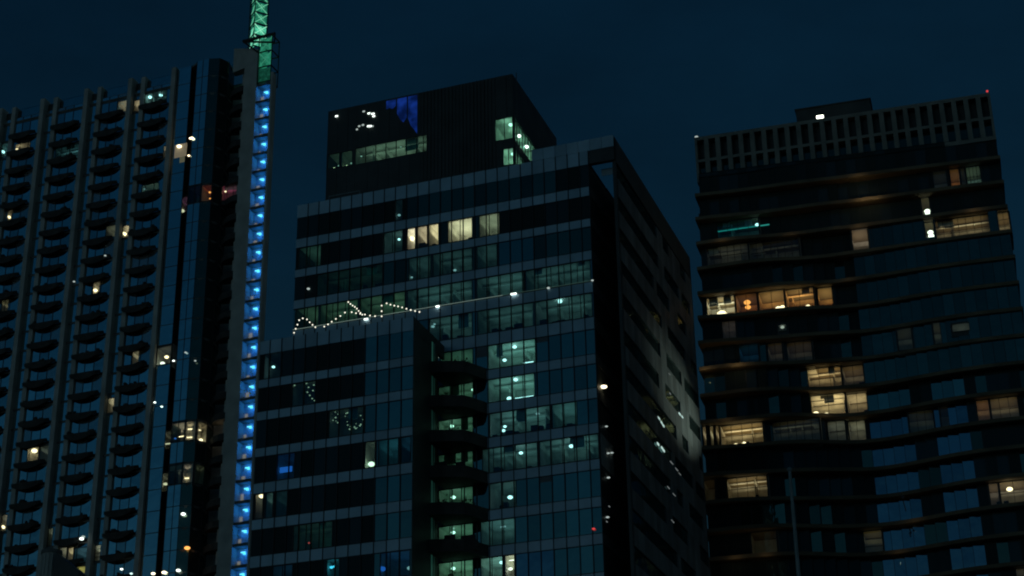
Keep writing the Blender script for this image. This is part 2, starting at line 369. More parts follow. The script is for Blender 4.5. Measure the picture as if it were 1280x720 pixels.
# rows 6..12
CL(6, 550, 591, lum=.035, color=(.6, 1, .8), gl='green', mull=3, furniture=3)
CL(6, 610, 669, lum=.13, color=(.6, 1, .82), gl='teal', mull=4, clutter=1, lamps=[(643, 433.5, 'white', .17, .9), (630.5, 450, 'white', .16, .5), (660, 452.5, 'white', .04, .3, 1.0)])
CL(7, 548, 591, lum=.045, color=(.6, 1, .8), gl='green', mull=3, furniture=3, lamps=[(591, 487, 'white', .13)])
CL(7, 610, 668, lum=.13, color=(.6, 1, .82), gl='teal', mull=4, clutter=1, lamps=[(644.5, 474.5, 'white', .17, .9), (636.5, 498, 'white', .2, .4), (655, 496, 'white', .04, .3, 1.8)])
CL(8, 548, 591, lum=.06, color=(.6, 1, .8), gl='green', mull=3, furniture=3, lamps=[(564.5, 532.5, 'white', .17)])
CL(8, 612, 688, lum=.06, color=T, gl='teal', mull=5, furniture=6, lamps=[(672, 517, 'soft', .15, .9), (631, 533, 'white', .13), (629, 538, 'white', .15)])
CL(8, 689, 721, lum=.05, color=(.55, 1, .95), gl='teal', mull=2, furniture=3)
CL(9, 548, 591, lum=.05, color=(.6, 1, .8), gl='green', mull=3, furniture=3)
CL(9, 603, 672, lum=.045, color=T, gl='teal', mull=5, furniture=3, lamps=[(651, 566, 'white', .16, .9)])
CL(9, 673, 748, lum=.05, color=T, gl='teal', mull=5, lamps=[(714, 557.5, 'white', .18, .9)])
CL(10, 548, 591, lum=.05, color=(.6, 1, .8), gl='green', mull=3, furniture=3, lamps=[(566.5, 621.5, 'white', .18)])
CL(10, 612, 645, lum=.02, color=T, gl='teal', mull=2, furniture=3, lamps=[(637.5, 621.5, 'white', .2)])
CL(11, 548, 591, lum=.07, color=(.6, 1, .8), gl='green', mull=3, furniture=2, lamps=[(566.3, 665.5, 'white', .17), (566.3, 660.5, 'soft', .12)])
CL(11, 601, 644, lum=.06, color=T, gl='teal', mull=3, lamps=[(628.5, 658, 'soft', .1, .5, .5)])
CL(12, 548, 591, lum=.11, color=(.65, 1, .8), gl='green', mull=3, furniture=2, lamps=[(566.3, 710.5, 'white', .17)])
CL(12, 601, 629, lum=.14, color=(.75, 1, .8), gl='teal', mull=2, clutter=2, lamps=[(627, 703, 'white', .17)])
CL(12, 630, 643, lum=.32, color=(.85, 1, .78), gl='warm', clutter=1, lamps=[(640, 700, 'white', .06, .5, .6), (638, 711, 'white', .16)])
CL(1, 494, 503, lum=.004, color=T, gl='teal', lamps=[(498.7, 268.7, 'soft', .13)])
holes = {i: [] for i in range(20)}
for row, x0, x1, k in C_lit:
    za, zb = Z(row)
    ym = pix(CP.w(CP.at((x0 + x1) / 2, 450)[0], (za + zb) / 2))[1]
    xm = (x0 + x1) / 2
    # solve u at the row's mid height
    def u_at(x):
        y = 400
        for _ in range(8):
            u = CP.at(x, y)[0]; y = pix(CP.w(u, (za + zb) / 2))[1]
        return u
    a, b = u_at(x0), u_at(x1); b = min(b, -.02); a = max(a, UL + .05)
    holes[row].append((a, b, za, zb))
    k = dict(k); k['lamps'] = [(CP.at(L[0], L[1], -(L[4] if len(L) > 4 else .6))[0], CP.at(L[0], L[1], -(L[4] if len(L) > 4 else .6))[1]) + tuple(L[2:]) for L in k.get('lamps', ())]
    w_ = lit_window(FO, CP, (a, b, za, zb), -.04, 4.0, **k)
for i in range(1, len(BANDS)):
    za, zb = Z(i)
    for k in range(len(cols) - 1):
        a, c = cols[k + 1] + .03, cols[k] - .03
        if i > 5 and c < -15.6: continue
        x = pix(CP.w((a + c) / 2, (za + zb) / 2))[0]
        if i <= 3: kd = 'dark' if x < (505 if i < 3 else 400) else 'dusk'  # dark panes paint in the reflection of a neighbouring building
        elif i in (6, 7, 10, 11): kd = 'navy'
        else: kd = 'navy'
        if i == 1 and x > 690: kd = 'dark'
        if i == 2 and x > 625: kd = 'dark'
        if i == 3 and 620 < x < 665: kd = 'navy'
        if i == 12 and 645 < x < 700: kd = 'blue'
        FO.pane(CP, (a, c, za, zb), kd, -.04, holes[i])
        if kd == 'navy' and random.random() < .12 and not any(h[0] < c and h[1] > a for h in holes[i]):
            q = MB(); q.box(CP, a + .05, c - .05, zb - random.uniform(.4, 1.3), zb - .02, -.036, -.03); q.build('blind', M['shade_dark'], OFF)
# LED line along the foot of row 4 with three brighter lamps
b = MB(); b.box(CP, -31.2, -9, 71.74, 71.775, .1, .13); lo = b.build('light_strip', LAMP['led'], OFF)
MB().box(CP, -9, -.1, 71.75, 71.775, .1, .13).build('light_strip', LAMP['dim'], OFF)
for (x, y, s) in ((457.5, 399, .2), (547, 383, .18), (642, 367.3, .28)):
    u, z = CP.at(x, y, .15); MB().box(CP, u - s, u + s, z - .06, z + .06, .1, .22).build('wall_lamp', LAMP['white'], OFF)
for x, y, c, s in ((685.5, 360, 'soft', .12), (740.5, 350.5, 'soft', .1), (742, 661, 'red', .12), (385.5, 361, 'soft', .13)):
    u, z = CP.at(x, y, .1); MB().ball(CP.w(u, z, .1), s, 1.3, .7).build('wall_lamp', LAMP[c], OFF)
# roof screen that runs past the corner, notch and side wall
s = MB()
for k in range(7): s.box(CP, -5.8 + k * 1.2 + .02, -5.8 + (k + 1) * 1.2 - .02, 85.76, 87.0, -.16, 0, k % 3)
s.build('roof_screen', SPAN, OFF)
MB().box(CP, 0.02, 2.58, 84.3, 85.72, -.5, -.02).box(CP, 2.4, 2.62, 84.3, 86.98, -29.4, -.3).build('cornice', M['black'], OFF)
SP = Plane(CP.w(2.62, 0, -.3), 70.6); SN = Plane(CP.w(0, 0, -.1), 70.6)
MB().box(CP, .05, 2.5, 0, 84.2, -28.9, -8.5).box(CP, -.1, .0, 0, 84.2, -8.5, -.12).build('wall', M['black'], OFF)
MB().box(SP, 0, .35, 0, 86.9, -.3, 0).box(SP, 28.6, 29.1, 0, 86.9, -.3, .02).build('corner_post', M['black'], OFF)
u, z0 = CP.at(752, 220, -1.5); u1_, z1_ = CP.at(767, 209, -1.5)
MB().box(CP, u, 2.3, z0, z1_, -1.55, -1.5).build('notch_panel', SPAN[0], OFF)
SIDE = [mat('shaded_side_panel_%s' % a, tuple(v * k for v in (.15, .16, .16)), .5, 0, .4, noise=(.4, .3)) for a, k in (('plain', 1.0), ('light', 1.25), ('dusty', .75))]  # darker than the front panels: shade of the averted side put into colour
side_lit = [(8, 822, 834, 521, 533, [(824, 523), (827, 528), (829.5, 532)]), (7, 849, 858, 515, 524, [(850, 517.5), (853, 521)]), (9, 821, 833, 552, 564, [(823, 555), (828, 560), (830, 563)])]
side_lamps = [(840, 578.5, 1.1), (846, 586.5, 1.1), (850, 592.5, .8), (836, 609.5, .8), (843, 618.5, 1.0), (841, 651.5, 1.0), (837, 467.5, .5), (838, 492, .5), (762, 633, .3), (759, 652, .3)]
for i in range(1, len(BANDS)):
    t, b = BANDS[i]
    s = MB(); n = 24; L = 28.9; wd_ = (L - .7) / n
    slots = set(range(0, random.randint(9, 13))); k = max(slots) + random.randint(1, 3)
    while k < n:
        run = random.randint(2, 6); slots |= set(range(k, min(n, k + run))); k += run + random.randint(1, 4)
    t0 = BANDS[i - 1][1]
    for k in range(n):
        z_a, z_b = b - .3, (t + .62 if k in slots else t0 - .31)
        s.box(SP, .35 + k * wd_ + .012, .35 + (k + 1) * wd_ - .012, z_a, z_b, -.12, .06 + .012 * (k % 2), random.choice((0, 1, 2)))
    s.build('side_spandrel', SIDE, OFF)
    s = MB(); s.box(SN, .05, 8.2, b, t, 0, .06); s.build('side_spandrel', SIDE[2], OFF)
    for k in sorted(slots): FO.pane(SP, (.35 + k * wd_, .35 + (k + 1) * wd_, t + .62, t0 - .31), 'dark', -.06, (), 1)
for row, x0, x1, y0, y1, lm in side_lit:
    for (x, y) in lm:
        a, z = SP.at(x, y, .09); MB().box(SP, a - .32, a + .32, z - .1, z + .1, .03, .09).build('ceiling_lamp_or_glint', LAMP['side'], OFF)
for x, y, s_ in side_lamps:
    a, z = SP.at(x, y, .09); MB().box(SP, a - s_ * .5, a + s_ * .5, z - .035, z + .035, .03, .09).build('ceiling_lamp_or_glint', LAMP['faint'], OFF)
# four lamps at the corner
for x, y, k, s_ in ((754.5, 483.5, 'warm', .28), (760.5, 566.5, 'soft', .12), (765, 566, 'soft', .12), (760.5, 597, 'soft', .14), (759.5, 646.5, 'soft', .14), (758, 533, 'soft', .12)):
    a, z = SN.at(x, y, .2); MB().ball(SN.w(a, z, .2), s_, 1.2, .5).build('wall_lamp', LAMP[k], OFF)

# ---- front block of the office tower
FB = 7.5; FU0, FU1 = -30.8, -15.05
FBAND = [(67.47, 66.14), (63.56, 62.69), (60.35, 59.46), (56.77, 55.9), (53.38, 52.37), (49.93, 48.95), (46.52, 45.44), (43.1, 42.1), (39.7, 38.8)]
fcols = [FU1] + [-16.25 - 1.225 * k for k in range(12)] + [FU0]
MB().box(CP, FU0 + .15, FU1 - .15, 0, 66.6, 1.6, FB - 5.2).box(CP, FU0, FU0 + .2, 0, 67.3, 1.6, FB - .1).box(CP, FU1 - .25, FU1, 0, 66.1, 1.6, FB - .1).box(CP, FU1 - .25, FU1 - .02, 66.1, 67.45, -.1, FB - .2).box(CP, FU0 + .2, FU1 - .3, 66.1, 66.4, 1.6, FB - .2).box(CP, FU0 + .2, FU1 - .3, 0, 38.8, FB - 5.2, FB - .2).build('wall', M['black'], OFF)
MB().prism(CP, [(FU1, .1), (FU1, FB), (FU1 - .2, FB), (FU1 - .2, .1)], 66.15, 67.46).build('terrace_parapet', M['black'], OFF)
for i, (t, b) in enumerate(FBAND):
    s = MB()
    for k in range(len(fcols) - 1): s.box(CP, fcols[k + 1] + .02, fcols[k] - .02, b, t, FB - .14, FB + random.choice((0, .006, .012)), random.choices((0, 1, 2), (5, 3, 3))[0])
    s.build('spandrel', SPAN, OFF)
    if i: MB().box(CP, FU0 + .2, FU1 - .3, b + .1, t - .1, FB - 5.2, FB - .2).build('floor_slab', M['black'], OFF)
mu = MB()
for u in fcols[:-1]: mu.box(CP, u - .035, u + .035, 38.8, 67.5, FB - .1, FB + .07)
for t, b in FBAND[1:]: mu.box(CP, FU0, FU1, t - .03, t + .03, FB - .1, FB + .03).box(CP, FU0, FU1, b - .03, b + .03, FB - .1, FB + .03)
mu.build('mullion', M['frame'], OFF)
def FZ(i): return (FBAND[i][0] + .03, FBAND[i - 1][1] - .03)
F_lit = [(5, 319, 330, dict(lum=.35, color=(1, 1, .8), clutter=2, lamps=[(327, 620, 'warm', .22)])), (5, 331, 341, dict(lum=.06, color=(.8, 1, .85), gl='teal', clutter=2)), (5, 342, 360, dict(lum=.008, color=T, gl='teal', furniture=1)),
    (1, 330, 352, dict(lum=.003, color=T, gl='teal', lamps=[(341.5, 458.5, 'white', .13)])),
    (2, 364, 396, dict(lum=.0006, color=T, gl='teal', lamps=[(x, y, 'city_glint', .06) for x, y in ((383, 479), (385.5, 484), (384, 490), (387, 494), (390, 498), (393, 500.5), (392, 481), (391, 488), (368, 481.5))])),  # dots are mirrored city lights painted as small emitters, not room lamps
    (3, 411, 456, dict(lum=.0006, color=(.8, 1, .6), gl='teal', lamps=[(random.choice((415, 420, 433, 436, 444, 448, 452)) + random.uniform(-2, 2), y, 'city_glint', random.choice((.035, .05, .065))) for y in [515 + q * .85 for q in range(26)]])),  # second cluster of city-light reflections, painted as glowing dots
    (4, 346, 368, dict(lum=.006, color=(.1, .3, 1), gl='teal', lamps=[(357, 586.5, 'blue', .5, .8, 1.2)])),
    (4, 473, 498, dict(lum=.035, color=(.2, .7, .9), gl='teal', mull=2)), (4, 499, 515, dict(lum=.02, color=(.2, .6, 1), gl='teal')),
    (6, 366, 415, dict(lum=.008, color=T, gl='green', mull=3, lamps=[(386, 678.5, 'red', .09)])),
    (7, 340, 365, dict(lum=.01, color=(.2, .5, 1), gl='teal', mull=2)), (7, 408, 424, dict(lum=.004, color=T, gl='teal', lamps=[(414, 709, 'cyan', .14), (417.5, 708, 'cyan', .1)])),
    (7, 475, 515, dict(lum=.02, color=(.12, .4, 1), gl='teal', mull=3, lamps=[(512, 710, 'soft', .2), (478, 711, 'blue', .25)])),
    (4, 456, 470, dict(lum=.002, color=T, gl='teal', lamps=[(464, 580, 'warm', .26)]))]
fh = {i: [] for i in range(12)}
def solve_u(pl, x, z, o):
    y = 400
    for _ in range(8): u = pl.at(x, y, o)[0]; y = pix(pl.w(u, z, o))[1]
    return u
for row, x0, x1, k in F_lit:
    za, zb = FZ(row); a = max(solve_u(CP, x0, (za + zb) / 2, FB), FU0 + .22); b = min(solve_u(CP, x1, (za + zb) / 2, FB), FU1 - .22)
    fh[row].append((a, b, za, zb)); k = dict(k)
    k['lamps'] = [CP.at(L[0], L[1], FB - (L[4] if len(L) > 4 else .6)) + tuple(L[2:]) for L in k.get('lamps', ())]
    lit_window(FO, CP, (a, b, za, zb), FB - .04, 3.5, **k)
for i in range(1, len(FBAND)):
    za, zb = FZ(i)
    for k in range(len(fcols) - 1):
        a, c = fcols[k + 1] + .03, fcols[k] - .03
        FO.pane(CP, (a, c, za, zb), 'navy' if k < (4 if i < 4 else 3) else 'dark', FB - .04, fh[i])
# slit windows in the side of the front block, next to the balconies
SFB = Plane(CP.w(FU1, 0, FB), 70.6)
for i in range(6, 13):
    za, zb = Z(i)
    for a0, a1, lm in ((4.3, 4.62, .12), (4.9, 5.08, .05)):
        FO.lit += 1
        W = MB().box(SFB, a0, a1, za + .1, zb - .1, .01, .03).build('slit_window', mat('lit_slit_glass', (.1, .2, .18), .3, emit=(.1, .5, .38), estr=lm * random.uniform(.15, .55)), OFF)
# ---- balconies at the inner corner
for i in range(6, 13):
    t, b = BANDS[i]
    q = MB(); P0 = [(-15.05, 3.7), (-13.6, 3.25), (-12.1, 2.6), (-11.7, 2.0), (-10.75, .02), (-15.05, .02)]
    q.prism(CP, P0, b, b + .3)
    for j in range(4):
        (ua, oa), (ub, ob) = P0[j], P0[j + 1]; d = Vector((ub - ua, ob - oa)).normalized(); nx, ny = d.y * .1, -d.x * .1
        q.prism(CP, [(ua, oa), (ub, ob), (ub + nx, ob + ny), (ua + nx, oa + ny)], b + .3, b + 1.12)
    q.build('balcony', M['balcony'], OFF)

# ---- roof block of the office tower
PO = -3.0; PU0, PU1 = -29.62, -8.7; PT = 98.2
PS = Plane(CP.w(PU1, 0, PO), 70.6)
strip = [(-26.3, -18.2, 91.0, 93.0), (-29.5, -26.6, 91.1, 92.9)]
corner = [(-10.65, -8.75, 90.6, 93.15), (-9.83, -8.75, 87.6, 89.5)]
bl = [(-22.85, -21.75, 97.1, 98.0), (-21.6, -20.5, 95.2, 98.0), (-20.35, -19.3, 93.5, 98.0)]
ph = strip + corner
wl = MB()
wl.box(CP, PU0 + .1, PU1 - 6, 85, PT - .2, PO - 14, PO - 5).box(CP, PU0 + .1, PU1 - .1, PT - .2, PT - .05, PO - 14, PO - .1).box(CP, PU0, PU0 + .12, 85, PT, PO - 14, PO - .05)
wl.box(CP, PU1 - 6, PU1 - .2, 93.6, PT - .2, PO - 14, PO - .3).box(CP, PU1 - 6, PU1 - .2, 85, 87.2, PO - 14, PO - .3).box(CP, PU1 - 4, PU1 - .2, 89.9, 90.3, PO - 14, PO - .2)
wl.build('wall', M['black'], OFF)
rects = []
uu = PU0
while uu < PU1 - .01: rects.append((uu, min(uu + 1.19, PU1), 84.9, PT)); uu += 1.19
pan = MB(); rib = MB()
for r in rects:
    rs = [r]
    for h in ph: rs = [q for x in rs for q in subtract(x, h)]
    for q in rs: pan.box(CP, q[0] + .012, q[1] - .012, q[2], q[3], PO - .12, PO + random.choice((0, .01, .02)))
    if r[0] > -19.5:
        for j in range(3):
            x_ = r[0] + .3 + j * .4
            if not any(h[0] - .1 < x_ < h[1] + .1 for h in corner): rib.box(CP, x_, x_ + .06, 85, PT - .02, PO, PO + .09)
pan.build('cladding', M['ribbed'], OFF); rib.build('cladding_rib', M['ribbed'], OFF)
pan = MB()
side_h = [(.1, 7.5, 90.6, 93.15), (.1, 4.8, 87.6, 89.5)]
for k in range(12):
    r = (k * 1.2, (k + 1) * 1.2, 84.9, PT); rs = [r]
    for h in side_h: rs = [q for x in rs for q in subtract(x, h)]
    for q in rs: pan.box(PS, q[0] + .012, q[1] - .012, q[2], q[3], -.12, random.choice((0, .01)))
pan.build('cladding', M['black'], OFF)
lit_window(FO, CP, (-26.3, -18.2, 91.0, 93.0), PO - .02, 3.2, lum=.085, color=(1, 1, .86), gl='green', mull=7, fr=.07, clutter=5, lamps=[(-25.9, 92.3, 'soft', .08), (-21.4, 92.5, 'soft', .07)])
for a in range(2):
    u = -29.5 + a * 1.45; lit_window(FO, CP, (u, u + 1.4, 91.1, 92.9), PO - .02, 3.0, lum=.015, color=(.8, 1, .8), gl='green', clutter=2, lamps=[(u + .5, 91.5, 'warm', .07), (u + 1.0, 91.7, 'soft', .08)])
BLUE_REFL = mat('blue_reflection_glow', (.01, .02, .06), .2, emit=(.02, .10, .75), estr=.13)  # mirrored blue patch painted as mottled emission, no lit room behind
_n = BLUE_REFL.node_tree; _z = _n.nodes.new('ShaderNodeTexNoise'); _z.inputs['Scale'].default_value = .9; _z.inputs['Detail'].default_value = 6
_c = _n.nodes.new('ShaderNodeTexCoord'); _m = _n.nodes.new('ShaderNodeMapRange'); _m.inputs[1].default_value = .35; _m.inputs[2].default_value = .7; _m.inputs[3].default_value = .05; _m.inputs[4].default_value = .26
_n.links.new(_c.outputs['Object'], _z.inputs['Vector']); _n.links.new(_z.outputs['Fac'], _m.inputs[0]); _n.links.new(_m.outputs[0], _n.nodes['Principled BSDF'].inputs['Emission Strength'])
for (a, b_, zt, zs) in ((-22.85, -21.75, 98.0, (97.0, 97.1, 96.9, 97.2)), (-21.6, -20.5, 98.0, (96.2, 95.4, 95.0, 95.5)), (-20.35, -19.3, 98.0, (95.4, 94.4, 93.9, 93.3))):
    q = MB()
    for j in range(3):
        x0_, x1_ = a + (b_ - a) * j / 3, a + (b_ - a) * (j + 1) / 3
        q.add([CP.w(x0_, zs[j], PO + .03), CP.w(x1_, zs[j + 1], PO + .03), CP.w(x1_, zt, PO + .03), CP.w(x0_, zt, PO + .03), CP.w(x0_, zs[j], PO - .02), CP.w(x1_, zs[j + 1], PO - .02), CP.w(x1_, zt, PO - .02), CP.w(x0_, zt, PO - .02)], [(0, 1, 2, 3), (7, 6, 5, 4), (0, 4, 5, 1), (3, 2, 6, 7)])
    q.build('blue_reflection', BLUE_REFL, OFF)
for x, y, s_ in ((420.5, 145, .15), (454.5, 139, .12), (461, 141.5, .14), (463, 141.5, .12), (466, 142, .16), (467, 145, .13), (448.8, 157.5, .11), (453.5, 156, .12), (460.5, 157.5, .15), (463, 157.5, .13), (465.5, 157.5, .1), (446, 161.5, .09)):
    u, z = CP.at(x, y, PO + .1); MB().box(CP, u - s_, u + s_, z - .07, z + .07, PO + .03, PO + .1).build('facade_lamp', LAMP['white' if s_ > .12 else 'soft'], OFF)
# glazed corner of the roof block, two storeys
for (a, b_, z0, z1), (s0, s1, _, _) in zip(corner, side_h):
    G_ = lambda x, y, o: CP.at(x, y, o)
    W = lit_window(FO, CP, (a, b_ + .04, z0, z1), PO - .02, 3.6, lum=.0001, color=(.6, 1, .75), gl='green', mull=2)
    for ch in list(W.children):
        if ch.name.startswith(('room',)): bpy.data.objects.remove(ch, do_unlink=True)
    rm = MB(); rm.box(CP, a - .5, a - .4, z0 - .3, z1 + .1, PO - s1 - .2, PO - .2).box(CP, a - .5, PU1 - .25, z1 + .05, z1 + .12, PO - s1 - .2, PO - .2).box(CP, a - .5, PU1 - .25, z0 - .35, z0 - .3, PO - s1 - .2, PO - .2).box(CP, a - .5, PU1 - .15, z0 - .3, z1 + .1, PO - s1 - .3, PO - s1 - .2)
    rm.build('room', M['room'], W)
    n = 4 if s1 > 6 else 3
    WS = MB().box(PS, .05, s1, z0, z1, -.05, -.02).build('window', CLEAR['green'], OFF); FO.lit += 1
    fr_ = MB()
    for j in range(0, int(s1 / .9) + 1): fr_.box(PS, .03 + j * .9, .1 + j * .9, z0, z1, -.06, .02)
    fr_.build('frame', M['frame'], WS)
    for j in range(n): light(PS.w(.7 + j * 2, z1 - .5, -1.0), 13, (.72, 1, .84), .2, W, 'room_light')
for x, y in ((638.5, 156), (648.5, 170), (658, 183.5), (641.5, 192.5)):
    u, z = CP.at(x, y, PO - 1.0 if x > 645 else PO - .3)
    MB().ball(CP.w(u, z, PO - .3) if x < 645 else PS.w(*[PS.at(x, y, .06)[0], PS.at(x, y, .06)[1], .06]), .2, 1.2, .7).build('ceiling_lamp_or_glint', LAMP['white'], OFF)
# roof rail left of the block and glass rail on the front terrace
MB().box(CP, -28, -24.5, 86.35, 86.42, -.5, -.45).box(CP, -28, -27.95, 85.4, 86.4, -.5, -.45).box(CP, -24.55, -24.5, 85.4, 86.4, -.5, -.45).build('roof_rail', M['steel'], OFF)
FO.finish()

# ================================================================== RESIDENTIAL TOWER (left)
AP, _z = plane_px(261, 76, 250, -20.6)
RES = empty('apartment_tower', AP.w(-15, 0, -12), 'tall apartment tower at left with columns of rounded dark balconies and a blue lit shaft', 'building')
FA = Facade(RES)
PIT = 3.37; ZT = 160.0
floors = [153.3 - PIT * k for k in range(26)]          # underside of each balcony
FINS = [(-41.2, -40.4), (-38.8, -38.0), (-32.6, -31.8), (-30.3, -29.5), (-23.8, -23.0), (-21.5, -20.7), (-15.1, -14.3), (-12.9, -12.1), (-6.7, -5.9)]
FINS = [(-49.8, -49.0), (-47.4, -46.6)] + FINS
for fi_, (a, b) in enumerate(FINS): MB().box(AP, a, b, 0, ZT + random.uniform(-.1, .1), -1.2, .6 if fi_ % 2 == 0 else .05).build('concrete_fin', M['concrete'], RES)
WB = [(FINS[i][1], FINS[i + 1][0]) for i in range(len(FINS) - 1)]
wide = [w_ for w_ in WB if w_[1] - w_[0] > 3]; narrow = [w_ for w_ in WB if w_[1] - w_[0] < 3]
MB().prism(AP, [(-55, -5), (7.4, -5), (-6, -27), (-55, -27)], 0, ZT - 2.2).box(AP, -55, -5.9, 0, floors[-1] - .2, -5, -.35).box(AP, -55, -49.8, 0, ZT - 2, -5, .2).box(AP, -55, -5.9, ZT - 2.4, ZT - 2.1, -5, -.4).build('wall', M['concrete_dark'], RES)
A_lit = []   # x0,x1,y0,y1,opts on the main face
def AL(x0, x1, y0, y1, pl_o=0, **k): A_lit.append((x0, x1, y0, y1, pl_o, k))
WM = (1, .85, .6)
AL(146, 158, 125, 139, lum=.12, color=WM, clutter=2, lamps=[(146.8, 134.5, 'warm', .2), (152.5, 142, 'cyan', .3)])
AL(166, 175, 124, 142, lum=.22, color=WM, clutter=1)
AL(180, 207, 113, 130, lum=.006, color=T, gl='teal', lamps=[(187.5, 121.5, 'white', .28), (201, 119, 'white', .26)], mull=2)
AL(0, 10, 178, 195, lum=.08, color=(.5, .95, 1), gl='teal', lamps=[(3.5, 190, 'white', .3)])
AL(18, 36, 178, 190, lum=.006, color=WM, lamps=[(21.5, 188, 'warm', .33), (25, 187.5, 'warm', .2)])
AL(68, 97, 181, 199, lum=.07, color=(.55, .95, 1), gl='teal', bars=4, mull=2)
AL(203, 209, 181, 199, lum=.2, color=(1, .9, .7))
AL(8, 14, 262, 274, lum=.05, color=WM, lamps=[(11, 271.5, 'warm', .28)])
AL(131, 144, 281, 296, lum=.05, color=(.8, .9, .7), clutter=1)
AL(152, 161, 281, 297, lum=.3, color=WM, lamps=[(155, 292.5, 'warm', .36)])
AL(115, 123, 352, 369, lum=.2, color=WM, lamps=[(119.3, 363, 'warm', .3)])
AL(0, 9, 372, 391, lum=.1, color=(1, .95, .6), mull=2)
AL(164, 172, 437, 457, lum=.3, color=(1, .92, .66), furniture=1)
AL(133, 141, 497, 515, lum=.28, color=(1, .9, .65))
AL(33, 47, 556, 577, lum=.22, color=(1, .85, .5), lamps=[(43, 563.5, 'warm', .4)], clutter=1)
AL(48, 59, 556, 577, lum=.06, color=(.8, 1, .9), clutter=2)
AL(56, 64, 660, 682, lum=.1, color=(.8, .95, .8))
AL(72, 82, 684, 700, lum=.12, color=(.9, .9, .7)); AL(82, 90, 684, 703, lum=.3, color=(1, .85, .55)); AL(91, 107, 684, 703, lum=.05, color=(.6, .8, 1), gl='teal')
AL(115, 124, 681, 702, lum=.22, color=(.9, .98, .85), bars=3)
AL(88, 105, 707, 718, lum=.14, color=(1, .95, .3), mull=2)
AL(0, 7, 643, 663, lum=.1, color=(.95, .95, .85), lamps=[(3, 659, 'warm', .35)])
AL(176, 197, 229, 240, lum=.006, color=T, gl='teal', lamps=[(190.5, 239.3, 'warm', .2), (181, 236.5, 'soft', .14)])
aholes = []
for x0, x1, y0, y1, po, k in A_lit:
    r = rect_px(AP, x0, x1, y0, y1)
    # keep clear of the fins
    bay = [w_ for w_ in WB if w_[0] - .6 < (r[0] + r[1]) / 2 < w_[1] + .6]
    if not bay: bay = [min(WB, key=lambda w_: abs((w_[0] + w_[1]) / 2 - (r[0] + r[1]) / 2))]
    u0, u1 = max(r[0], bay[0][0] + .05), min(r[1], bay[0][1] - .05)
    if u1 - u0 < .4: u0, u1 = bay[0][0] + .1, min(bay[0][1] - .05, bay[0][0] + 1.2)
    fz = min(floors, key=lambda f: abs((f + 1.15 + PIT * .35) - (r[2] + r[3]) / 2))
    z0, z1 = max(r[2], fz + .35), min(r[3], fz + PIT - .05)
    if z1 - z0 < 1: z0, z1 = fz + .6, fz + PIT - .05
    aholes.append((u0, u1, z0, z1)); k = dict(k)
    k['lamps'] = [AP.at(L[0], L[1], -.9) + (L[2], L[3], .6) for L in k.get('lamps', ())]
    lit_window(FA, AP, (u0, u1, z0, z1), -.3, 3.8, **k)
for fz in floors + [floors[0] + PIT]:
    top = fz + PIT - .28 if fz != floors[0] + PIT else ZT - 2.5
    sl = MB()
    for a, b in WB: sl.box(AP, a, b, fz - .02, fz + .26, -5, -.22)
    sl.build('floor_slab', M['concrete_dark'], RES)
    for a, b in wide:
        n = 3; r0 = a
        for wd in (.28, .30, .42):
            r1 = r0 + (b - a) * wd
            FA.pane(AP, (r0 + .03, r1 - .03, fz + .28, top + .24), 'curtain' if random.random() < .2 else 'sky', -.3, aholes); r0 = r1
    for a, b in narrow: FA.pane(AP, (a + .03, b - .03, fz + .28, top + .24), 'sky', -.3, aholes)
mu = MB()
for a, b in wide:
    for t in (.28, .58): x_ = a + (b - a) * t; mu.box(AP, x_ - .05, x_ + .05, floors[-1], ZT - 2.2, -.32, -.24)
for fz in floors: mu.box(AP, -49, -6.3, fz + .22, fz + .3, -.3, -.21)
mu.build('mullion', M['frame'], RES)
# roof line: beams between the fins and a recessed plant screen
rb = MB()
for a, b in WB: rb.box(AP, a, b, ZT - 3.1, ZT - 2.9, -.5, -.1)
rb.build('roof_beam', M['concrete_dark'], RES)
for a, b in wide[1:]:
    MB().box(AP, a, b, ZT - 2.9, ZT - .25, -.9, -.8).box(AP, a, b, ZT - .25, ZT - .1, -.95, -.75).build('plant_screen', G['sky'][1], RES)
for a, b in narrow[1:]:
    MB().box(AP, a - .5, b + 1.4, ZT - 2.6, ZT - .6, -2.3, -.7).build('roof_vent', M['black'], RES)
# balconies: one mesh, one object each (rounded tray with a low solid front and a top rail)
def balcony_mesh(a, b, z, depth=.6):
    """a boat-shaped tray: level rim, hull that hangs lowest in the middle"""
    q = MB(); c = (a + b) / 2; hw = (b - a) / 2; N = 12; top = z + 1.0 + random.uniform(-.05, .05)
    rim = []; keel = []; inn = []
    for i in range(N + 1):
        t = -1 + 2 * i / N; k = max(0, 1 - abs(t) ** 8); u = c + hw * t
        rim.append(AP.w(u, top - .22 * k, .14 + depth * k)); keel.append(AP.w(c + hw * t * .97, top - .5 - .85 * max(0, 1 - abs(t) ** 2.2), .12 + depth * .8 * k)); inn.append(AP.w(u, top - .42, -.25))
    vs = rim + keel + inn; n = N + 1; fs = []
    for i in range(N): fs += [(i, i + 1, n + i + 1, n + i), (n + i, n + i + 1, 2 * n + i + 1, 2 * n + i), (2 * n + i, 2 * n + i + 1, i + 1, i)]
    fs += [(0, n, 2 * n), (N, 2 * n + N, n + N)]
    q.add(vs, fs)
    r = random.random()
    if r < .7:       # what stands on it: rounded clumps and boxes over the rim
        for _ in range(random.randint(1, 3)):
            u = c + hw * random.uniform(-.8, .8); h = random.uniform(.12, .35)
            if random.random() < .5: q.box(AP, u - random.uniform(.15, .5), u + random.uniform(.15, .5), top - .2, top + h, -.1, .1)
            else: q.ball(AP.w(u, top + .15, .1), random.uniform(.2, .45), 1, .9, 7, 5, 0, .35)
    return q
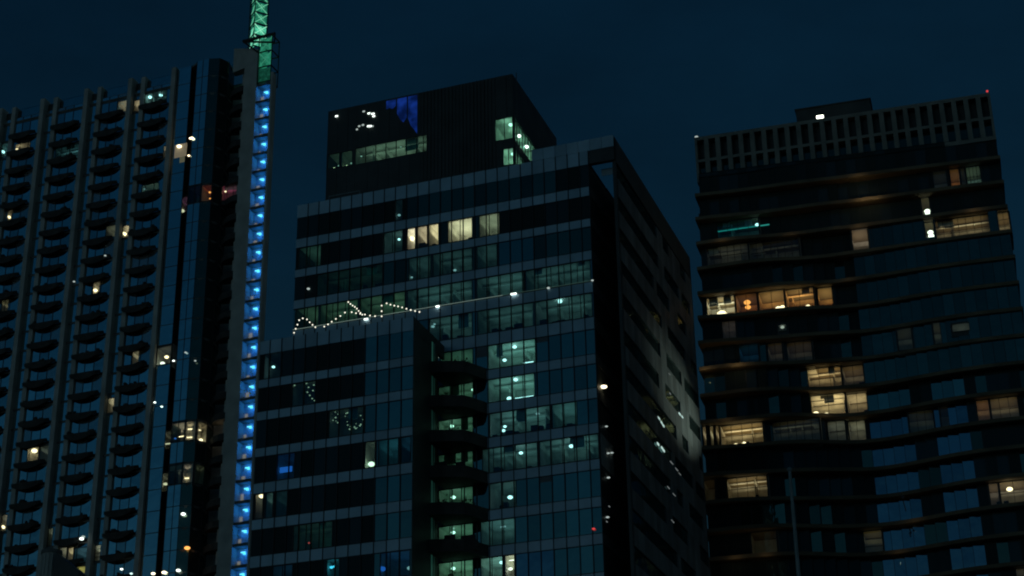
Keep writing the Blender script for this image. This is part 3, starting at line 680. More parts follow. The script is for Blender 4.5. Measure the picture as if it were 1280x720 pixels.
for fi, fz in enumerate(floors):
    for a, b in wide[1:] if True else wide:
        cx_, cy_ = pix(AP.w((a + b) / 2, fz, 1))
        if cx_ < -25 or cy_ > 745: continue
        balcony_mesh(a - .95, b - .85, fz).build('balcony', M['balcony'], RES)
# ---- glazed bay and rounded corner right of the last fin
arc = [(.6, .8), (1.5, .65), (2.3, .3), (2.8, -.4), (3.1, -1.4), (2.9, -3.0), (2.2, -4.8)]
def seg(F, p, q_, z0, z1, kind, vary=None):
    a = AP.w(p[0], 0, p[1]); c = AP.w(q_[0], 0, q_[1]); d = c - a
    pl = Plane(a, math.degrees(math.atan2(d.y, d.x))); F.pane(pl, (0.02, d.length - .02, z0, z1), kind, 0, (), vary); return pl
B_lit = [(227, 241, 226, 243), (196, 262, 432, 450), (196, 262, 493, 511), (196, 262, 536, 561), (196, 262, 588, 614)]
bay_rows = {}
for fz in floors + [floors[0] + PIT]:
    z0, z1 = fz + .1, fz + PIT - .04
    if fz == floors[0] + PIT: z1 = ZT
    y = pix(AP.w(-1, (z0 + z1) / 2))[1]
    lit = None
    for nm, yy in (('magenta', 235), ('small', 441), ('lamp', 502), ('bright', 549), ('bright2', 600)):
        if abs(y - yy) < 11: lit = nm
    if lit in ('bright', 'bright2', 'magenta', 'lamp'):
        bay_rows[lit] = (z0, z1)
    def L_or(pa, pb, kind, lk=None, vary=None):
        if lk is None: seg(FA, pa, pb, z0, z1, kind, vary); return
        a = AP.w(pa[0], 0, pa[1]); c = AP.w(pb[0], 0, pb[1]); d = c - a
        pl = Plane(a, math.degrees(math.atan2(d.y, d.x)))
        k = dict(lk); ls = k.pop('lm', [])
        k['lamps'] = [(d.length * t, z0 + (z1 - z0) * h, kd, sz) + tuple(rest) for (t, h, kd, sz, *rest) in ls]
        lit_window(FA, pl, (.03, d.length - .03, z0 + .05, z1 - .05), 0, 3.2, **k)
    l1 = l2 = l3 = l4 = l5 = None
    if lit == 'bright':
        l1 = None
        l2 = dict(lum=.2, color=WM, lm=[(.6, .35, 'warm', .12, .5, 1.0)], clutter=1)
        l3 = dict(lum=.3, color=(1, .88, .68), lm=[(.15, .25, 'blue', .16), (.75, .3, 'warm', .1, .5, 1.4)], mull=2)
        l4 = dict(lum=.4, color=(1, .82, .55), lm=[(.5, .62, 'warm', .12, .5, 1.5), (.4, .2, 'warm', .12, .4, 1.4)])
        l5 = dict(lum=.25, color=(1, .8, .5), lm=[(.3, .6, 'warm', .12, .4, 1.0), (.3, .3, 'warm', .2), (.7, .15, 'warm', .25)])
    if lit == 'bright2':
        l2 = dict(lum=.22, color=WM, lm=[(.6, .45, 'warm', .25)], clutter=2)
        l3 = dict(lum=.06, color=(.8, 1, .9), clutter=1, blind=.3)
        l4 = dict(lum=.25, color=(1, .85, .7), lm=[(.5, .3, 'warm', .12, .5, 1.2)], clutter=2)
        l5 = dict(lum=.05, color=(.8, 1, .7), clutter=2)
    if lit == 'small': l1 = dict(lum=.04, color=(.8, .9, .95), lm=[(.55, .45, 'warm', .28), (.3, .15, 'white', .3)])
    if lit == 'lamp':
        l2 = dict(lum=.08, color=WM, lm=[(.7, .1, 'warm', .26)], clutter=2); l4 = dict(lum=.07, color=(1, .6, .4), lm=[(.5, .2, 'orange', .4)], clutter=2)
        l3 = dict(lum=.02, color=(.6, .8, 1), gl='teal')
    if lit == 'magenta':
        l2 = dict(lum=.2, color=(1, .3, .7), lm=[(.9, .25, 'warm', .3)]); l4 = dict(lum=.06, color=(1, .1, .04), lm=[(.75, .6, 'orange', .16), (.8, .25, 'orange', .12)], clutter=3); l3 = dict(lum=.006, color=(.8, .4, 1), gl='teal')
    L_or((-5.85, 0), (-3.25, 0), 'sky', l1, 0)  # blue and dark strips: reflections of the facets put into the glass kinds
    L_or((-3.2, -1.6), (-1.75, -1.6), 'dark', l2, 1)
    L_or((-1.7, .8), (.6, .8), 'sky', l3, 0)
    L_or(arc[0], arc[2], 'dusk', l4, 0)
    L_or(arc[2], arc[4], 'dark', l5, 1)
    seg(FA, arc[4], arc[6], z0, z1, 'dark', 1)
    s = MB(); s.prism(AP, [(-5.85, -4), (-5.85, -.07), (-3.22, -.07), (-3.22, -1.7), (-1.72, -1.7), (-1.72, .73)] + [(u - .06, o - .06) for u, o in arc] + [(2.15, -4.9)], fz - .28, fz + .08)
    s.build('floor_slab', M['concrete_dark'], RES)
MB().box(AP, -1.76, -1.68, floors[-1], ZT, -1.6, .78).build('bay_return', G['dark'][0], RES)
MB().box(AP, -3.27, -3.2, floors[-1], ZT, -1.6, -.06).build('bay_return', G['blue'][1], RES)
mu = MB()
for u, o in ((-5.87, 0), (-3.25, 0), (-1.7, .8), (-.55, .8), (.6, .8), (2.3, .3), (3.1, -1.4)): mu.box(AP, u - .04, u + .04, floors[-1], ZT, o - .08, o + .05)
mu.build('mullion', M['frame'], RES)
MB().box(AP, -5.9, 7.5, 0, floors[-1] - .3, -6, -.4).prism(AP, [(-5.85, -5), (-5.85, -.2), (-3.3, -.2), (-1.7, .6)] + [(u - .15, o - .15) for u, o in arc] + [(2.1, -5)], ZT - .3, ZT + .05).build('wall', M['concrete_dark'], RES)
# balconies in the recess beside the lit shaft
for fz in floors + [floors[0] + PIT]:
    if fz > 153.4 or abs(pix(AP.w(6, fz, -1))[1] - 241) < 8: continue
    q = MB(); P_ = [(7.45, -.6), (6.6, -.3), (5.6, -.4), (4.5, -.9), (3.7, -1.6), (3.2, -2.2), (7.45, -3.4)]
    q.prism(AP, P_, fz - .28, fz)
    for j in range(5):
        (ua, oa), (ub, ob) = P_[j], P_[j + 1]; q.prism(AP, [(ua, oa), (ub, ob), (ub + .02, ob - .1), (ua + .02, oa - .1)], fz, fz + .75)
    q.build('balcony', M['balcony'], RES)
MB().box(AP, 2.0, 7.6, floors[-1], 157.5, -5, -4.8).box(AP, 5.9, 7.55, floors[-1], 156.8, -2.5, -1.3).build('recess_wall', M['concrete'], RES)
mz = next((v for k, v in bay_rows.items() if k == 'magenta'), None)
if mz:
    mr = rect_px(AP, 273, 299, 231, 250, -1.5)
    W = lit_window(FA, AP, (mr[0] + .6, min(mr[1], 7.4), mr[2], mr[3]), -1.5, 1.4, lum=.16, color=(1, .55, .85), wall='room_pink', mull=3, lamps=[(mr[0] + 1.0, mr[3] - .8, 'warm', .14, .5), (mr[0] + 1.9, mr[2] + .3, 'warm', .1, .4, .4)])
    light(AP.w(6.2, mr[3] - .4, -.9), 3, (1, .45, .75), 0, RES, 'recess_light')
bz = bay_rows.get('bright')
if bz: light(AP.w(5.2, bz[1] - 1.2, -1.8), 9, (1, .8, .5), 0, RES, 'recess_light')
for x, y, k, s_ in ((224, 183, 'warm', .42), (240, 172.5, 'warm', .3), (238, 173, 'warm', .25), (236, 194.5, 'warm', .22), (217, 451, 'white', .2), (232, 440.5, 'soft', .2), (244, 451, 'soft', .18), (193.5, 503, 'white', .2), (229, 642.5, 'white', .35), (234, 685, 'orange', .45), (191.5, 717, 'warm', .32), (205, 715.5, 'warm', .36), (223, 713, 'white', .34), (92.5, 352, 'soft', .2), (102, 673.5, 'white', .35), (104, 671, 'soft', .3), (152, 711.5, 'white', .24), (131.5, 319.5, 'soft', .2)):
    o_ = 1.0
    u, z = AP.at(x, y, o_); MB().ball(AP.w(u, z, o_), s_ * .78, 1.3, .7).build('wall_lamp', LAMP[k], RES)
r = rect_px(AP, 218, 233, 180, 196, .9); MB().box(AP, r[0], r[1], r[2], r[3], .82, .85).build('lit_window', mat('lit_curtain', (.5, .45, .35), .8, emit=(1, .8, .5), estr=.12), RES)
# ---- concrete shaft with the stack of blue lit openings
MB().box(AP, 7.5, 9.85, 0, 157, -1.2, 1.0).prism(AP, [(4.4, -1.4), (9.85, -1.2), (9.85, 1.0), (4.6, -.2)], 156.9, [161.2, 159.6, 159.6, 161.6]).build('concrete_shaft', M['concrete'], RES)
MB().box(AP, 12.45, 12.8, 0, 154.5, -.3, 1.0).box(AP, 9.85, 12.45, 0, 68.5, -.3, .9).build('concrete_shaft', M['concrete'], RES)
BXC = mat('niche_paint', (.45, .5, .55), .6, noise=(1.5, .25))
DOOR = mat('niche_door', (.5, .5, .42), .5, emit=(1, .85, .5), estr=.13)  # warm light falling on the door panels is put into their emission
nb = 26; zb0 = 88.4 - 3.22 * 6
protoN = None
for k in range(nb):
    z0 = zb0 + 3.22 * k; z1 = z0 + 2.78
    q = MB(); q.box(AP, 9.86, 12.44, z1, z0 + 3.22, -.5, .9, 1).box(AP, 9.86, 12.44, z0, z1, -.6, -.5)
    nb_ = q.build('lit_niche', [BXC, M['concrete_dark']], RES)
    lp = MB(); cu, cz = 11.0, z1 - .75
    lp.box(AP, cu - .42, cu + .3, cz + .14, cz + .26, -.48, -.3).box(AP, cu - .05, cu + .35, cz - .1, cz + .0, -.48, -.3)
    lp.build('shaft_lamp', LAMP['cyan'], nb_)
    MB().box(AP, 10.02, 10.02 + random.uniform(.4, .6), z0 + .02, z0 + random.uniform(.9, 1.5), -.49, -.42).build('door_panel', DOOR, nb_)
    light(AP.w(11.3, z1 - .8, .35), 32, (.01, .24, 1.0), .1, nb_, 'niche_light')
# ---- green lattice spire, its lighting put into the emission of mesh and bars
def mesh_glow(name, c, e):
    mt = emis(name, c, e); n = mt.node_tree; em = [x for x in n.nodes if x.type == 'EMISSION'][0]
    z = n.nodes.new('ShaderNodeTexNoise'); z.inputs['Scale'].default_value = 1.3; z.inputs['Detail'].default_value = 8; z.inputs['Roughness'].default_value = .7
    t = n.nodes.new('ShaderNodeTexCoord'); r = n.nodes.new('ShaderNodeMapRange'); r.inputs[1].default_value = .35; r.inputs[2].default_value = .68; r.inputs[3].default_value = e * .25; r.inputs[4].default_value = e * 2
    n.links.new(t.outputs['Object'], z.inputs['Vector']); n.links.new(z.outputs['Fac'], r.inputs[0]); n.links.new(r.outputs[0], em.inputs[1]); return mt
GREEN = mesh_glow('green_lit_mesh', (.03, .35, .2), .42); GBAR = emis('green_lit_bar', (.25, 1, .6), .55); GDIM = mesh_glow('green_dim_mesh', (.02, .22, .14), .18)
def lattice(pl, u0, u1, o0, o1, z0, n, h, gbar, panel, faces=('f', 'l'), gain=1):
    fr = MB(); bars = MB(); pn = MB()
    for (u, o) in ((u0, o0), (u1, o0), (u0, o1), (u1, o1)): fr.tube(pl.w(u, z0, o), pl.w(u, z0 + n * h, o), .09)
    for k in range(n + 1):
        z = z0 + k * h
        for (a, b_) in (((u0, o1), (u1, o1)), ((u0, o0), (u0, o1)), ((u1, o0), (u1, o1)), ((u0, o0), (u1, o0))): fr.tube(pl.w(a[0], z, a[1]), pl.w(b_[0], z, b_[1]), .11)
    for k in range(n):
        za, zb = z0 + k * h + .14, z0 + (k + 1) * h - .14
        pn.box(pl, u0 + .1, u1 - .1, za, zb, o1 - .35, o1 - .32); pn.box(pl, u0 + .32, u0 + .35, za, zb, o0 + .1, o1 - .4)
        bars.tube(pl.w(u0 + .12, za, o1 - .1), pl.w(u1 - .12, zb, o1 - .1), .07); bars.tube(pl.w(u1 - .12, za, o1 - .1), pl.w(u0 + .12, zb, o1 - .1), .07)
        um, zm = (u0 + u1) / 2, (za + zb) / 2
        for (sa, sb) in ((-1, 0), (0, 1), (1, 0), (0, -1)):
            bars.tube(pl.w(um + sa * .55, zm, o1 - .1), pl.w(um, zm + (sb or 1) * .6, o1 - .1), .035)
        bars.tube(pl.w(u0 + .15, za, o0), pl.w(u0 + .15, zb, o1), .05)
    sp_ = fr.build('spire_frame', M['frame'], RES); pn.build('mesh_panel', panel, sp_); bars.build('spire_brace', gbar, sp_)
    return sp_
lattice(AP, 9.95, 12.35, -1.5, .9, 153.0, 1, 2.9, GDIM, GDIM); lattice(AP, 9.95, 12.35, -1.5, .9, 155.9, 2, 2.9, emis('green_lower_bar', (.1, .7, .42), .3), GREEN)
MAST = Plane(AP.w(8.0, 0, -.5), 30)
GB2 = emis('green_bright_bar', (.35, 1, .65), .9); GP2 = mesh_glow('green_bright_mesh', (.08, .55, .33), .7)
lattice(MAST, 0, 2.35, -2.35, 0, 161.6, 2, 2.25, GB2, GP2); lattice(MAST, 0, 2.35, -2.35, 0, 166.1, 10, 2.25, GBAR, GREEN)
q = MB(); a = AP.w(*AP.at(304, 52, 1.2), 1.2); b_ = AP.w(*AP.at(344, 41.5, 1.2), 1.2); q.tube(a, b_, .3, .22)
c_ = AP.w(*AP.at(343, 53, 1.2), 1.2); q.tube(AP.w(*AP.at(306, 52, 1.2), 1.2), c_, .18); q.tube(b_, c_, .12); q.tube(a, AP.w(*AP.at(324, 66, 1.2), 1.2), .16)
q.build('spire_collar', M['frame'], RES)
FA.finish()

# ================================================================== HOTEL TOWER (right)
RP, RZT = plane_px(1237, 117, 190, -15.6)
HOT = empty('residential_highrise', RP.w(-19, 0, -12), 'broad dark high rise at right with curved balcony slabs below a pale grid crown', 'building')
FR = Facade(HOT)
RL = -39.2; RF = 3.38; slabz = [61.75 + RF * k for k in range(-3, 14)]
def ro(u, z):
    """how far the slab edge stands out of the crown plane"""
    t = max(0, min(1, (104 - z) / 38)); k = max(0, min(1, (-u) / 39.2))
    return .9 + 1.5 * k - (3.6 * t) * math.exp(-((u + 19) / 8.5) ** 2) + .25 * math.sin(u * .42 + z * .35) * (1 if u < -20 else .15) * min(1, (110 - z) / 12)
def rl(z): return -37.5 - 1.8 * max(0, min(1, (106 - z) / 46))
def setb(u, z): return .22 if (u > -18.8 and 76 < z < 97) else 1.1
us0 = [i / 40 for i in range(41)]
MB().box(RP, -38.8, .1, 0, 108.5, -24, -8).box(RP, -38.8, .1, 0, 51, -8, -4).build('wall', M['black'], HOT)
# crown
CB, CT = 108.9, 115.5
cr = MB(); n = 25; pw = 37.45 / n
cr.box(RP, -37.45, 0, CT - .5, CT, -.9, 0).box(RP, -37.45, 0, 111.75, 112.15, -.9, -.004).box(RP, -37.45, 0, CB - .1, CB + .45, -.9, 0)
for k in range(n + 1):
    a = -37.45 + k * pw; hw = .3 if 0 < k < n else .3
    cr.box(RP, max(-37.45, a - hw), min(0, a + hw), CB + .45, CT - .5, -.9, -.008)
cr.build('crown_grid', M['crown'], HOT)
MB().box(RP, -37.4, -.05, CB, 112, -1.1, -.9).build('crown_glazing', G['dusk'][1], HOT)
MB().box(RP, -37.4, -.05, 112, CT - .1, -1.3, -1.15).box(RP, -37.4, -.05, CB - .2, CB + .1, -8, -1.0).box(RP, -37.45, -37.25, CB, CT - .05, -20, -.9).box(RP, -.25, 0, CB, CT - .05, -20, -.9).build('crown_back', M['black'], HOT)
a0, zt0 = RP.at(995, 141, -8); a1, zt1 = RP.at(1087, 124, -8)
MB().box(RP, a0, a1, 108, zt1, -14, -8).box(RP, a0 - .15, a1 + .15, zt1, zt1 + .15, -14.15, -7.85).build('plant_room', M['black'], HOT)
u, z = RP.at(1025, 146.5, -3); fl = MB().box(RP, u - .45, u + .45, z - .28, z + .28, -3.1, -3).build('floodlight', LAMP['spot'], HOT)
MB().box(RP, u - .05, u + .05, 112, z - .28, -3.1, -3.02).build('floodlight_post', M['frame'], HOT)
u, z = RP.at(1234, 114, -.3); MB().ball(RP.w(u, z, -.3), .15).build('beacon', LAMP['red'], HOT)
u, z = RP.at(870.5, 171, -.3); MB().ball(RP.w(u, z, -.3), .16, 1.5, .6).build('beacon', LAMP['soft'], HOT)
# slabs
for z in slabz:
    us = [rl(z) + (.1 - rl(z)) * t for t in us0]; f = [ro(u, z) for u in us]; hh = .62
    q = MB(); N = len(us)
    vs = []
    for u, o in zip(us, f): vs += [RP.w(u, z - .12, o - .25), RP.w(u, z - .06, o), RP.w(u, z + hh * .62, o), RP.w(u, z + hh * .62, -8)]
    for u, o in zip(us, f): pass
    vb = [RP.w(u, z - .12, -8) for u in us]; vs2 = vs + vb
    fs = []
    for i in range(N - 1):
        b0, b1 = i * 4, (i + 1) * 4; c0, c1 = 4 * N + i, 4 * N + i + 1
        fs += [(b0, b1, b1 + 1, b0 + 1), (b0 + 1, b1 + 1, b1 + 2, b0 + 2), (b0 + 2, b1 + 2, b1 + 3, b0 + 3), (b0 + 3, b1 + 3, c1, c0), (c0, c1, b1, b0)]
    fs += [(0, 1, 2, 3, 4 * N), (4 * N - 4, 5 * N - 1, 4 * N - 1, 4 * N - 2, 4 * N - 3)]
    q.add(vs2, fs); q.build('balcony_slab', M['soffit'], HOT)
# glazing line behind the slabs
def u_on(x, z, o=0): return solve_u(RP, x, z, o)
bz1 = (u_on(1087, 76), u_on(1131, 76)); bz2 = (u_on(1166, 76), u_on(1207, 76))
R_lit = []
def RLw(row_y, x0, x1, **k): R_lit.append((row_y, x0, x1, k))
OR = (1, .62, .28)
RLw((219, 235), 1167, 1184, lum=.02, color=(.6, .8, .9)); RLw((214, 232), 1188, 1200, lum=.12, color=(1, .6, .3), wall='room_warm'); RLw((213, 231), 1201, 1207, lum=.03, color=(.7, .9, .9)); RLw((211, 229), 1208, 1226, lum=.12, color=(.95, .95, .75), mull=4, bars=1, gl='teal')
RLw((257, 271), 1153, 1163, lum=.05, color=(.9, 1, .8), lamps=[(1159, 264, 'white', .3), (1159.5, 267.5, 'white', .25)])
RLw((285, 300), 1157, 1168, lum=.05, color=(.9, 1, .8), lamps=[(1163, 290.5, 'white', .3), (1164, 295, 'white', .3)])
RLw((272, 293), 1169, 1237, lum=.17, color=(1, .82, .5), mull=7, bars=2); RLw((262, 281), 1247, 1261, lum=.22, color=(1, .8, .48), mull=2, bars=2)
RLw((307, 322), 1067, 1087, lum=.28, color=(1, .82, .7), clutter=2)
RLw((281, 299), 897, 949, lum=.008, color=(.15, .9, .85), gl='teal', mull=4, lamps=[(946.5, 281, 'white', .22, .3), (921, 286, 'teal', .12, .3, 8.2)])
RLw((318, 334), 884, 936, lum=.012, color=(.9, .9, .7), mull=6, bars=1); RLw((316, 332), 938, 1000, lum=.008, color=(.9, .9, .7), mull=7, bars=1)
RLw((378, 398), 884, 919, lum=.55, color=(1, .97, .72), mull=3, bars=1, lamps=[(902.5, 393, 'warm', .55, 1.2)], clutter=1)
RLw((374, 396), 920, 947, lum=.07, color=(1, .6, .45), wall='room_warm', mull=2, lamps=[(934, 378, 'orange', .35, .9), (935, 384, 'orange', .3, .9)])
RLw((369, 393), 949, 981, lum=.33, color=(1, .68, .32), wall='room_warm', lamps=[(973, 385.5, 'warm', .3, .8), (978, 384, 'warm', .26, .8)], clutter=1, mull=2)
RLw((367, 390), 982, 1018, lum=.36, color=(1, .68, .32), wall='room_warm', lamps=[(1005, 386.5, 'warm', .3, .8), (1010, 383, 'warm', .24, .8)], clutter=1, mull=2)
RLw((364, 387), 1023, 1041, lum=.42, color=(1, .7, .32), wall='room_warm')
RLw((404, 424), 903, 920, lum=.012, color=(1, .8, .7), mull=2)
RLw((430, 450), 924, 948, lum=.03, color=(.15, .5, 1), gl='teal', mull=2); RLw((430, 450), 960, 978, lum=.03, color=(1, .85, .65), mull=2); RLw((428, 449), 984, 1015, lum=.03, color=(1, .85, .65), mull=3)
RLw((473, 496), 1011, 1053, lum=.34, color=(1, .72, .36), mull=3, bars=1, furniture=1); RLw((471, 493), 1055, 1081, lum=.10, color=(1, .78, .5), mull=2, furniture=2)
RLw((504, 526), 1015, 1058, lum=.38, color=(1, .74, .38), mull=2, bars=1, furniture=1, lamps=[(1020, 517, 'warm', .3), (1033, 519, 'warm', .35)]); RLw((503, 524), 1060, 1085, lum=.22, color=(1, .74, .4), mull=2, furniture=2)
RLw((542, 567), 902, 955, lum=.42, color=(1, .76, .42), mull=4, bars=1, furniture=2, lamps=[(920, 556.5, 'warm', .26), (929, 560, 'warm', .28), (939, 556, 'warm', .28), (930, 554, 'warm', .2)])
RLw((553, 568), 880, 884, lum=.3, color=(1, .85, .6)); RLw((552, 568), 889, 893, lum=.4, color=(1, .9, .6)); RLw((551, 567), 896, 900, lum=.3, color=(1, .8, .5))
RLw((541, 563), 967, 1026, lum=.022, color=(.9, .95, .7), mull=6, bars=1); RLw((537, 560), 1036, 1058, lum=.035, color=(.9, .95, .75), mull=2, bars=1); RLw((536, 558), 1062, 1083, lum=.05, color=(.9, .95, .7), mull=2, lamps=[(1075, 553.5, 'warm', .22, .4, 1.6)])
RLw((504, 530), 1222, 1238, lum=.11, color=(1, .6, .32)); RLw((503, 529), 1239, 1274, lum=.10, color=(1, .8, .5), mull=3, bars=1)
RLw((604, 630), 1237, 1249, lum=.13, color=(1, .85, .7), furniture=1); RLw((603, 629), 1250, 1285, lum=.17, color=(1, .86, .66), mull=2, bars=1, furniture=2, lamps=[(1262, 611.5, 'warm', .3)])
RLw((607, 630), 910, 960, lum=.24, color=(1, .82, .52), mull=4, bars=1, furniture=1, lamps=[(912, 628, 'warm', .26)])
RLw((618, 632), 879, 895, lum=.008, color=(1, .8, .5), lamps=[(882, 631, 'warm', .28, .3)])
RLw((664, 686), 1080, 1103, lum=.045, color=(1, .95, .55), bars=2); RLw((680, 694), 940, 972, lum=.004, color=(1, .8, .6), lamps=[(961, 692, 'warm', .14, .3, 1.1)])
RLw((412, 432), 1122, 1140, lum=.03, color=(.7, .9, .8)); RLw((417, 430), 1168, 1177, lum=.04, color=(.8, 1, .85)); RLw((404, 414), 1190, 1212, lum=.015, color=(.8, 1, .9))
RLw((520, 545), 1137, 1168, lum=.02, color=(.8, .9, .7), mull=3); RLw((530, 543), 1178, 1188, lum=.004, color=(1, .8, .8), lamps=[(1183, 537, 'soft', .24)])
RLw((706, 724), 1270, 1290, lum=.05, color=(.9, .9, .8), mull=2)
RLw((405, 414), 973, 983, lum=.004, color=T, lamps=[(978, 409, 'soft', .2)])
rho = []
SETB = 1.1
for (yt, yb), x0, x1, k in R_lit:
    xm = (x0 + x1) / 2; _u, _z2 = RP.at(xm, (yt + yb) / 2); oo = ro(_u, _z2) - setb(_u, _z2)
    r = rect_px(RP, x0, x1, yt, yb, oo)
    fl_ = min(slabz, key=lambda s: abs(s + .38 + (RF - .5) / 2 - (r[2] + r[3]) / 2))
    k = dict(k); k['lamps'] = [RP.at(L[0], L[1], oo - (L[4] if len(L) > 4 else .6)) + tuple(L[2:]) for L in k.get('lamps', ())]
    zz0 = max(r[2], fl_ + .4) if r[3] - r[2] < 1.7 else fl_ + .4; zz1 = fl_ + RF - .18 if (r[3] - r[2]) > 1.2 else min(fl_ + RF - .18, r[3])
    if zz1 - zz0 < .6: zz0, zz1 = fl_ + .5, fl_ + RF - .2
    lit_window(FR, RP, (r[0], r[1], zz0, zz1), oo, 3.8, **k)
    rho.append((r[0], r[1], zz0, zz1))
for z in slabz + [slabz[-1] + RF]:
    z0, z1 = z + .4, z + RF - .14
    if z == slabz[-1] + RF: z1 = CB - .1
    i = 0
    ue = [rl(z) + .5 + (-rl(z) - .6) / 30 * j for j in range(31)]
    for j in range(len(ue) - 1):
        u0, u1 = ue[j], ue[j + 1]; um = (u0 + u1) / 2; o = ro(um, z) - setb(um, z) - .06
        kd = 'dark'; uf = um / rl(z) * rl(76)
        if z > 104: pass
        elif z < 76 and (bz1[0] < uf < bz1[1] or bz2[0] < uf < bz2[1]): kd = 'blue' if z < 73 else 'navy'
        elif um > -18.8 and 76 < z < 97: kd = 'steel'
        elif z > 97: kd = 'dark'
        elif random.random() < .16: kd = 'dusk'
        FR.pane(RP, (u0 + .02, u1 - .02, z0, z1), kd, o, [h for h in rho if h[2] < z1 and h[3] > z0])
    q = MB()
    for j in range(len(ue)):
        o = ro(ue[j], z) - setb(ue[j], z)
        q.box(RP, ue[j] - .03, ue[j] + .03, z0 - .05, z1 + .05, o - .12, o - .01) if not any(h[0] < ue[j] < h[1] and h[2] < z1 and h[3] > z0 for h in rho) else None
    for j in range(len(ue) - 1):
        qa = RP.w(ue[j], 0, ro(ue[j], z) - setb(ue[j], z) - .05); qb = RP.w(ue[j + 1], 0, ro(ue[j + 1], z) - setb(ue[j + 1], z) - .05)
        for zz in (z0, z1): q.tube((qa.x, qa.y, zz), (qb.x, qb.y, zz), .045, n=4)
    q.build('mullion', M['frame'], HOT)
# soft warm light under some slabs
def downlight(x, y, p, c=(1, .75, .4), o=.7):
    u, z = RP.at(x, y, 1.5); k = min(slabz, key=lambda s: abs(s - z)); oo = ro(u, k)
    light(RP.w(u, k - .35, oo + .9), p * 7, c, 0, HOT, 'downlight')
for x, y, p in ((1080, 262, 2.4), (1075, 232, .8), (1095, 262, 1.5), (1075, 290, .7), (905, 318, .5), (990, 300, .5), (882, 466, 1.3), (925, 462, 2.0), (1215, 250, .8), (910, 540, .6), (920, 705, .6), (960, 702, .5), (1140, 655, .3), (1120, 690, .3), (1060, 350, .3), (1030, 500, .4)):
    downlight(x, y, p)
# made-up spot and fixture, added to brighten the office tower's side wall
fpos = RP.w(-16, 63, 4.5)
MB().tube(RP.w(-16, 63, 4.3), RP.w(-16, 63, 3.9), .22, .12).tube(RP.w(-16, 62.6, 4.1), RP.w(-16, 62.6, 0), .05).build('floodlight', M['frame'], HOT)
_a, _b = SP.at(850, 500); tgt = SP.w(_a, _b, 0)
sl_ = bpy.data.lights.new('side_wash_helper', 'SPOT'); sl_.energy = 17000; sl_.color = (.78, 1, .84); sl_.spot_size = math.radians(21); sl_.spot_blend = 1; sl_.shadow_soft_size = .3
slo = bpy.data.objects.new('side_wash_helper', sl_); COL.objects.link(slo)
slo.parent = HOT; slo.location = fpos - HOT.location; slo.rotation_euler = (tgt - fpos).to_track_quat('-Z', 'Y').to_euler()
FR.finish()

# ================================================================== THINGS ON THE TOWERS
# festoon lights on the front terrace
def string(pts, label, sag=.0, sp_=.42, o=6.9):
    P = [CP.w(*CP.at(x, y, o), o) for x, y in pts]
    root = empty('string_lights', P[0], label, 'string lights', 'festoon strings on the roof terrace')
    wire = MB(); bulbs = []
    for a, b in zip(P[:-1], P[1:]):
        wire.tube(a, b, .012, n=5); d = (b - a).length; n = max(1, int(d / sp_))
        for i in range(n): bulbs.append(a.lerp(b, (i + .5) / n) + Vector((0, 0, -.05 * math.sin(math.pi * (i + .5) / n))))
    wire.build('wire', M['frame'], root)
    proto = None
    for p in bulbs:
        if proto is None:
            q = MB().ball(p + Vector((0, 0, -.03)), .07, n=6, k=4).build('bulb', LAMP['bulb'], root); proto = q; p0 = p
        else:
            c = proto.copy(); COL.objects.link(c); c.parent = root; c.location = p - p0
    return root
string([(366.5, 418), (375, 397), (382, 397), (396, 410)], 'short peaked string of lights at the left end of the terrace')
string([(403, 409), (417, 400), (434, 388)], 'rising string of lights left of the middle of the terrace')
string([(437, 389), (453, 392), (472, 395)], 'nearly level string of lights in the middle of the terrace')
string([(434, 376), (445, 384), (454, 394)], 'dim falling string of lights above the level one on the terrace', sp_=.3)
string([(477, 378), (477, 398)], 'upright string of lights on the post near the middle of the terrace')
string([(481, 378), (500, 383), (527, 390)], 'gently falling string of lights at the right end of the terrace')
# post that carries them
u, _ = CP.at(477, 398, 6.9)
q = MB().tube(CP.w(u, 66.4, 6.8), CP.w(u, 69.9, 6.8), .05, n=8).ball(CP.w(u, 69.95, 6.8), .09)
tag(q.build('terrace_post', M['steel']), 'thin steel post holding the string lights in mid terrace', 'post')
# plants and seats on the corner balconies
def plant(u, z, o, s, label):
    r = empty('potted_plant', CP.w(u, z, o), label, 'plant')
    MB().tube(CP.w(u, z, o), CP.w(u, z + .45, o), .2, .28, 10).build('pot', M['pot'], r)
    q = MB()
    for i in range(60):
        c = CP.w(u + random.gauss(0, .32) * s, z + .7 + abs(random.gauss(0, .32)) * s, o + random.gauss(0, .22))
        t = random.uniform(.07, .16); d1 = Vector([random.uniform(-1, 1) for _ in range(3)]).normalized() * t; d2 = Vector([random.uniform(-1, 1) for _ in range(3)]).normalized() * t
        q.add([c - d1, c + d2, c + d1, c - d2], [(0, 1, 2, 3)])
    q.build('foliage', M['leaf'], r)
def seat(u, z, o, wdt, label):
    r = empty('outdoor_sofa', CP.w(u, z, o), label, 'sofa')
    MB().box(CP, u - wdt / 2, u + wdt / 2, z, z + .42, o - .7, o).build('seat', M['furn'], r)
    MB().box(CP, u - wdt / 2, u + wdt / 2, z + .42, z + .95 + .4, o - .12, o + .02).build('backrest', M['furn'], r)
    for s_ in (-1, 1): MB().box(CP, u + s_ * wdt / 2 - .08, u + s_ * wdt / 2 + .08, z, z + .85, o - .7, o + .03).build('armrest', M['furn'], r)
zb = lambda i: BANDS[i][1] + .31
plant(-12.3, zb(6), 1.9, 1.3, 'bushy potted plant on the topmost corner balcony of the office tower')
plant(-14.0, zb(7), 2.2, 1.0, 'low potted plant on the second corner balcony from the top')
plant(-13.1, zb(8), 2.3, .8, 'small potted plant on the third corner balcony from the top')
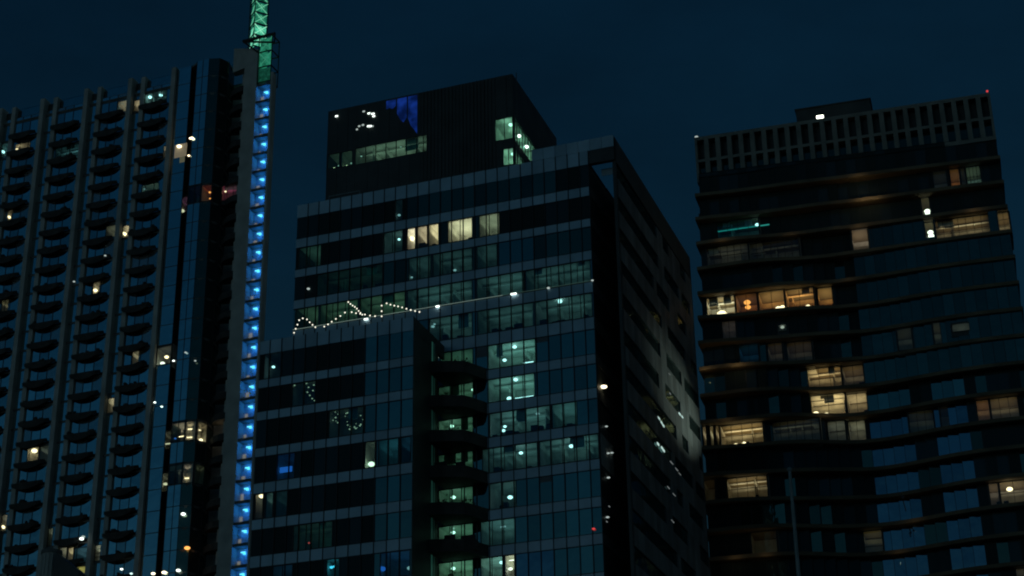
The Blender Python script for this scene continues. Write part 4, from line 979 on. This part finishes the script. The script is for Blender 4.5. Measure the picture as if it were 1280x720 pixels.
seat(-14.3, zb(9), 2.8, 1.2, 'wide dark sofa at the inner side of the fourth corner balcony')
seat(-12.6, zb(9), 2.2, .9, 'dark seat at the outer end of the fourth corner balcony')
plant(-14.2, zb(10), 2.6, 1.2, 'spreading potted plant on the fifth corner balcony from the top')
plant(-12.2, zb(10), 1.9, 1.1, 'potted plant at the outer end of the fifth corner balcony')
seat(-13.5, zb(11), 2.6, 1.0, 'dark square seat in the middle of the sixth corner balcony')
seat(-12.0, zb(11), 1.9, 1.4, 'wide dark sofa at the outer end of the sixth corner balcony')
plant(-13.2, zb(12), 2.4, 1.0, 'potted plant on the lowest visible corner balcony')
# flagpole in front of the right tower
d = ray(987, 588); P = EYE + d * (90 / d.y); zt = P.z
q = MB(); q.tube((P.x, P.y, 0), (P.x, P.y, zt), .20, .085, 12).tube((P.x, P.y, 0), (P.x, P.y, .4), .35, .3, 12).ball((P.x, P.y, zt + .05), .14)
tag(q.build('flagpole', M['steel']), 'bare slender metal pole in front of the right tower', 'pole')
# round ribbed stair turret and sloping roof, bottom left
d = ray(65, 689); P = EYE + d * (120 / d.y); TZ = P.z
tr = empty('stair_turret', (P.x, P.y, 0), 'round ribbed concrete turret with a dark sloping roof at bottom left', 'turret')
q = MB(); q.tube((P.x, P.y, 0), (P.x, P.y, TZ - .25), .68, .66, 24)
for i in range(16):
    t = i * math.pi / 8; q.tube((P.x + .69 * math.cos(t), P.y + .69 * math.sin(t), 0), (P.x + .67 * math.cos(t), P.y + .67 * math.sin(t), TZ - .3), .05, .05, 6)
q.build('shaft', M['concrete'], tr)
MB().tube((P.x, P.y, TZ - .25), (P.x, P.y, TZ), .74, .74, 24).tube((P.x, P.y, TZ), (P.x, P.y, TZ + .12), .7, .35, 24).build('cap', M['concrete_dark'], tr)
lp = Plane((P.x, P.y, 0), -10)
MB().prism(lp, [(.7, -1.5), (2.6, -1.5), (2.6, 1.0), (.7, 1.0)], 0, [TZ - .35, TZ - 1.9, TZ - 1.9, TZ - .35]).build('lean_to', M['black'], tr)
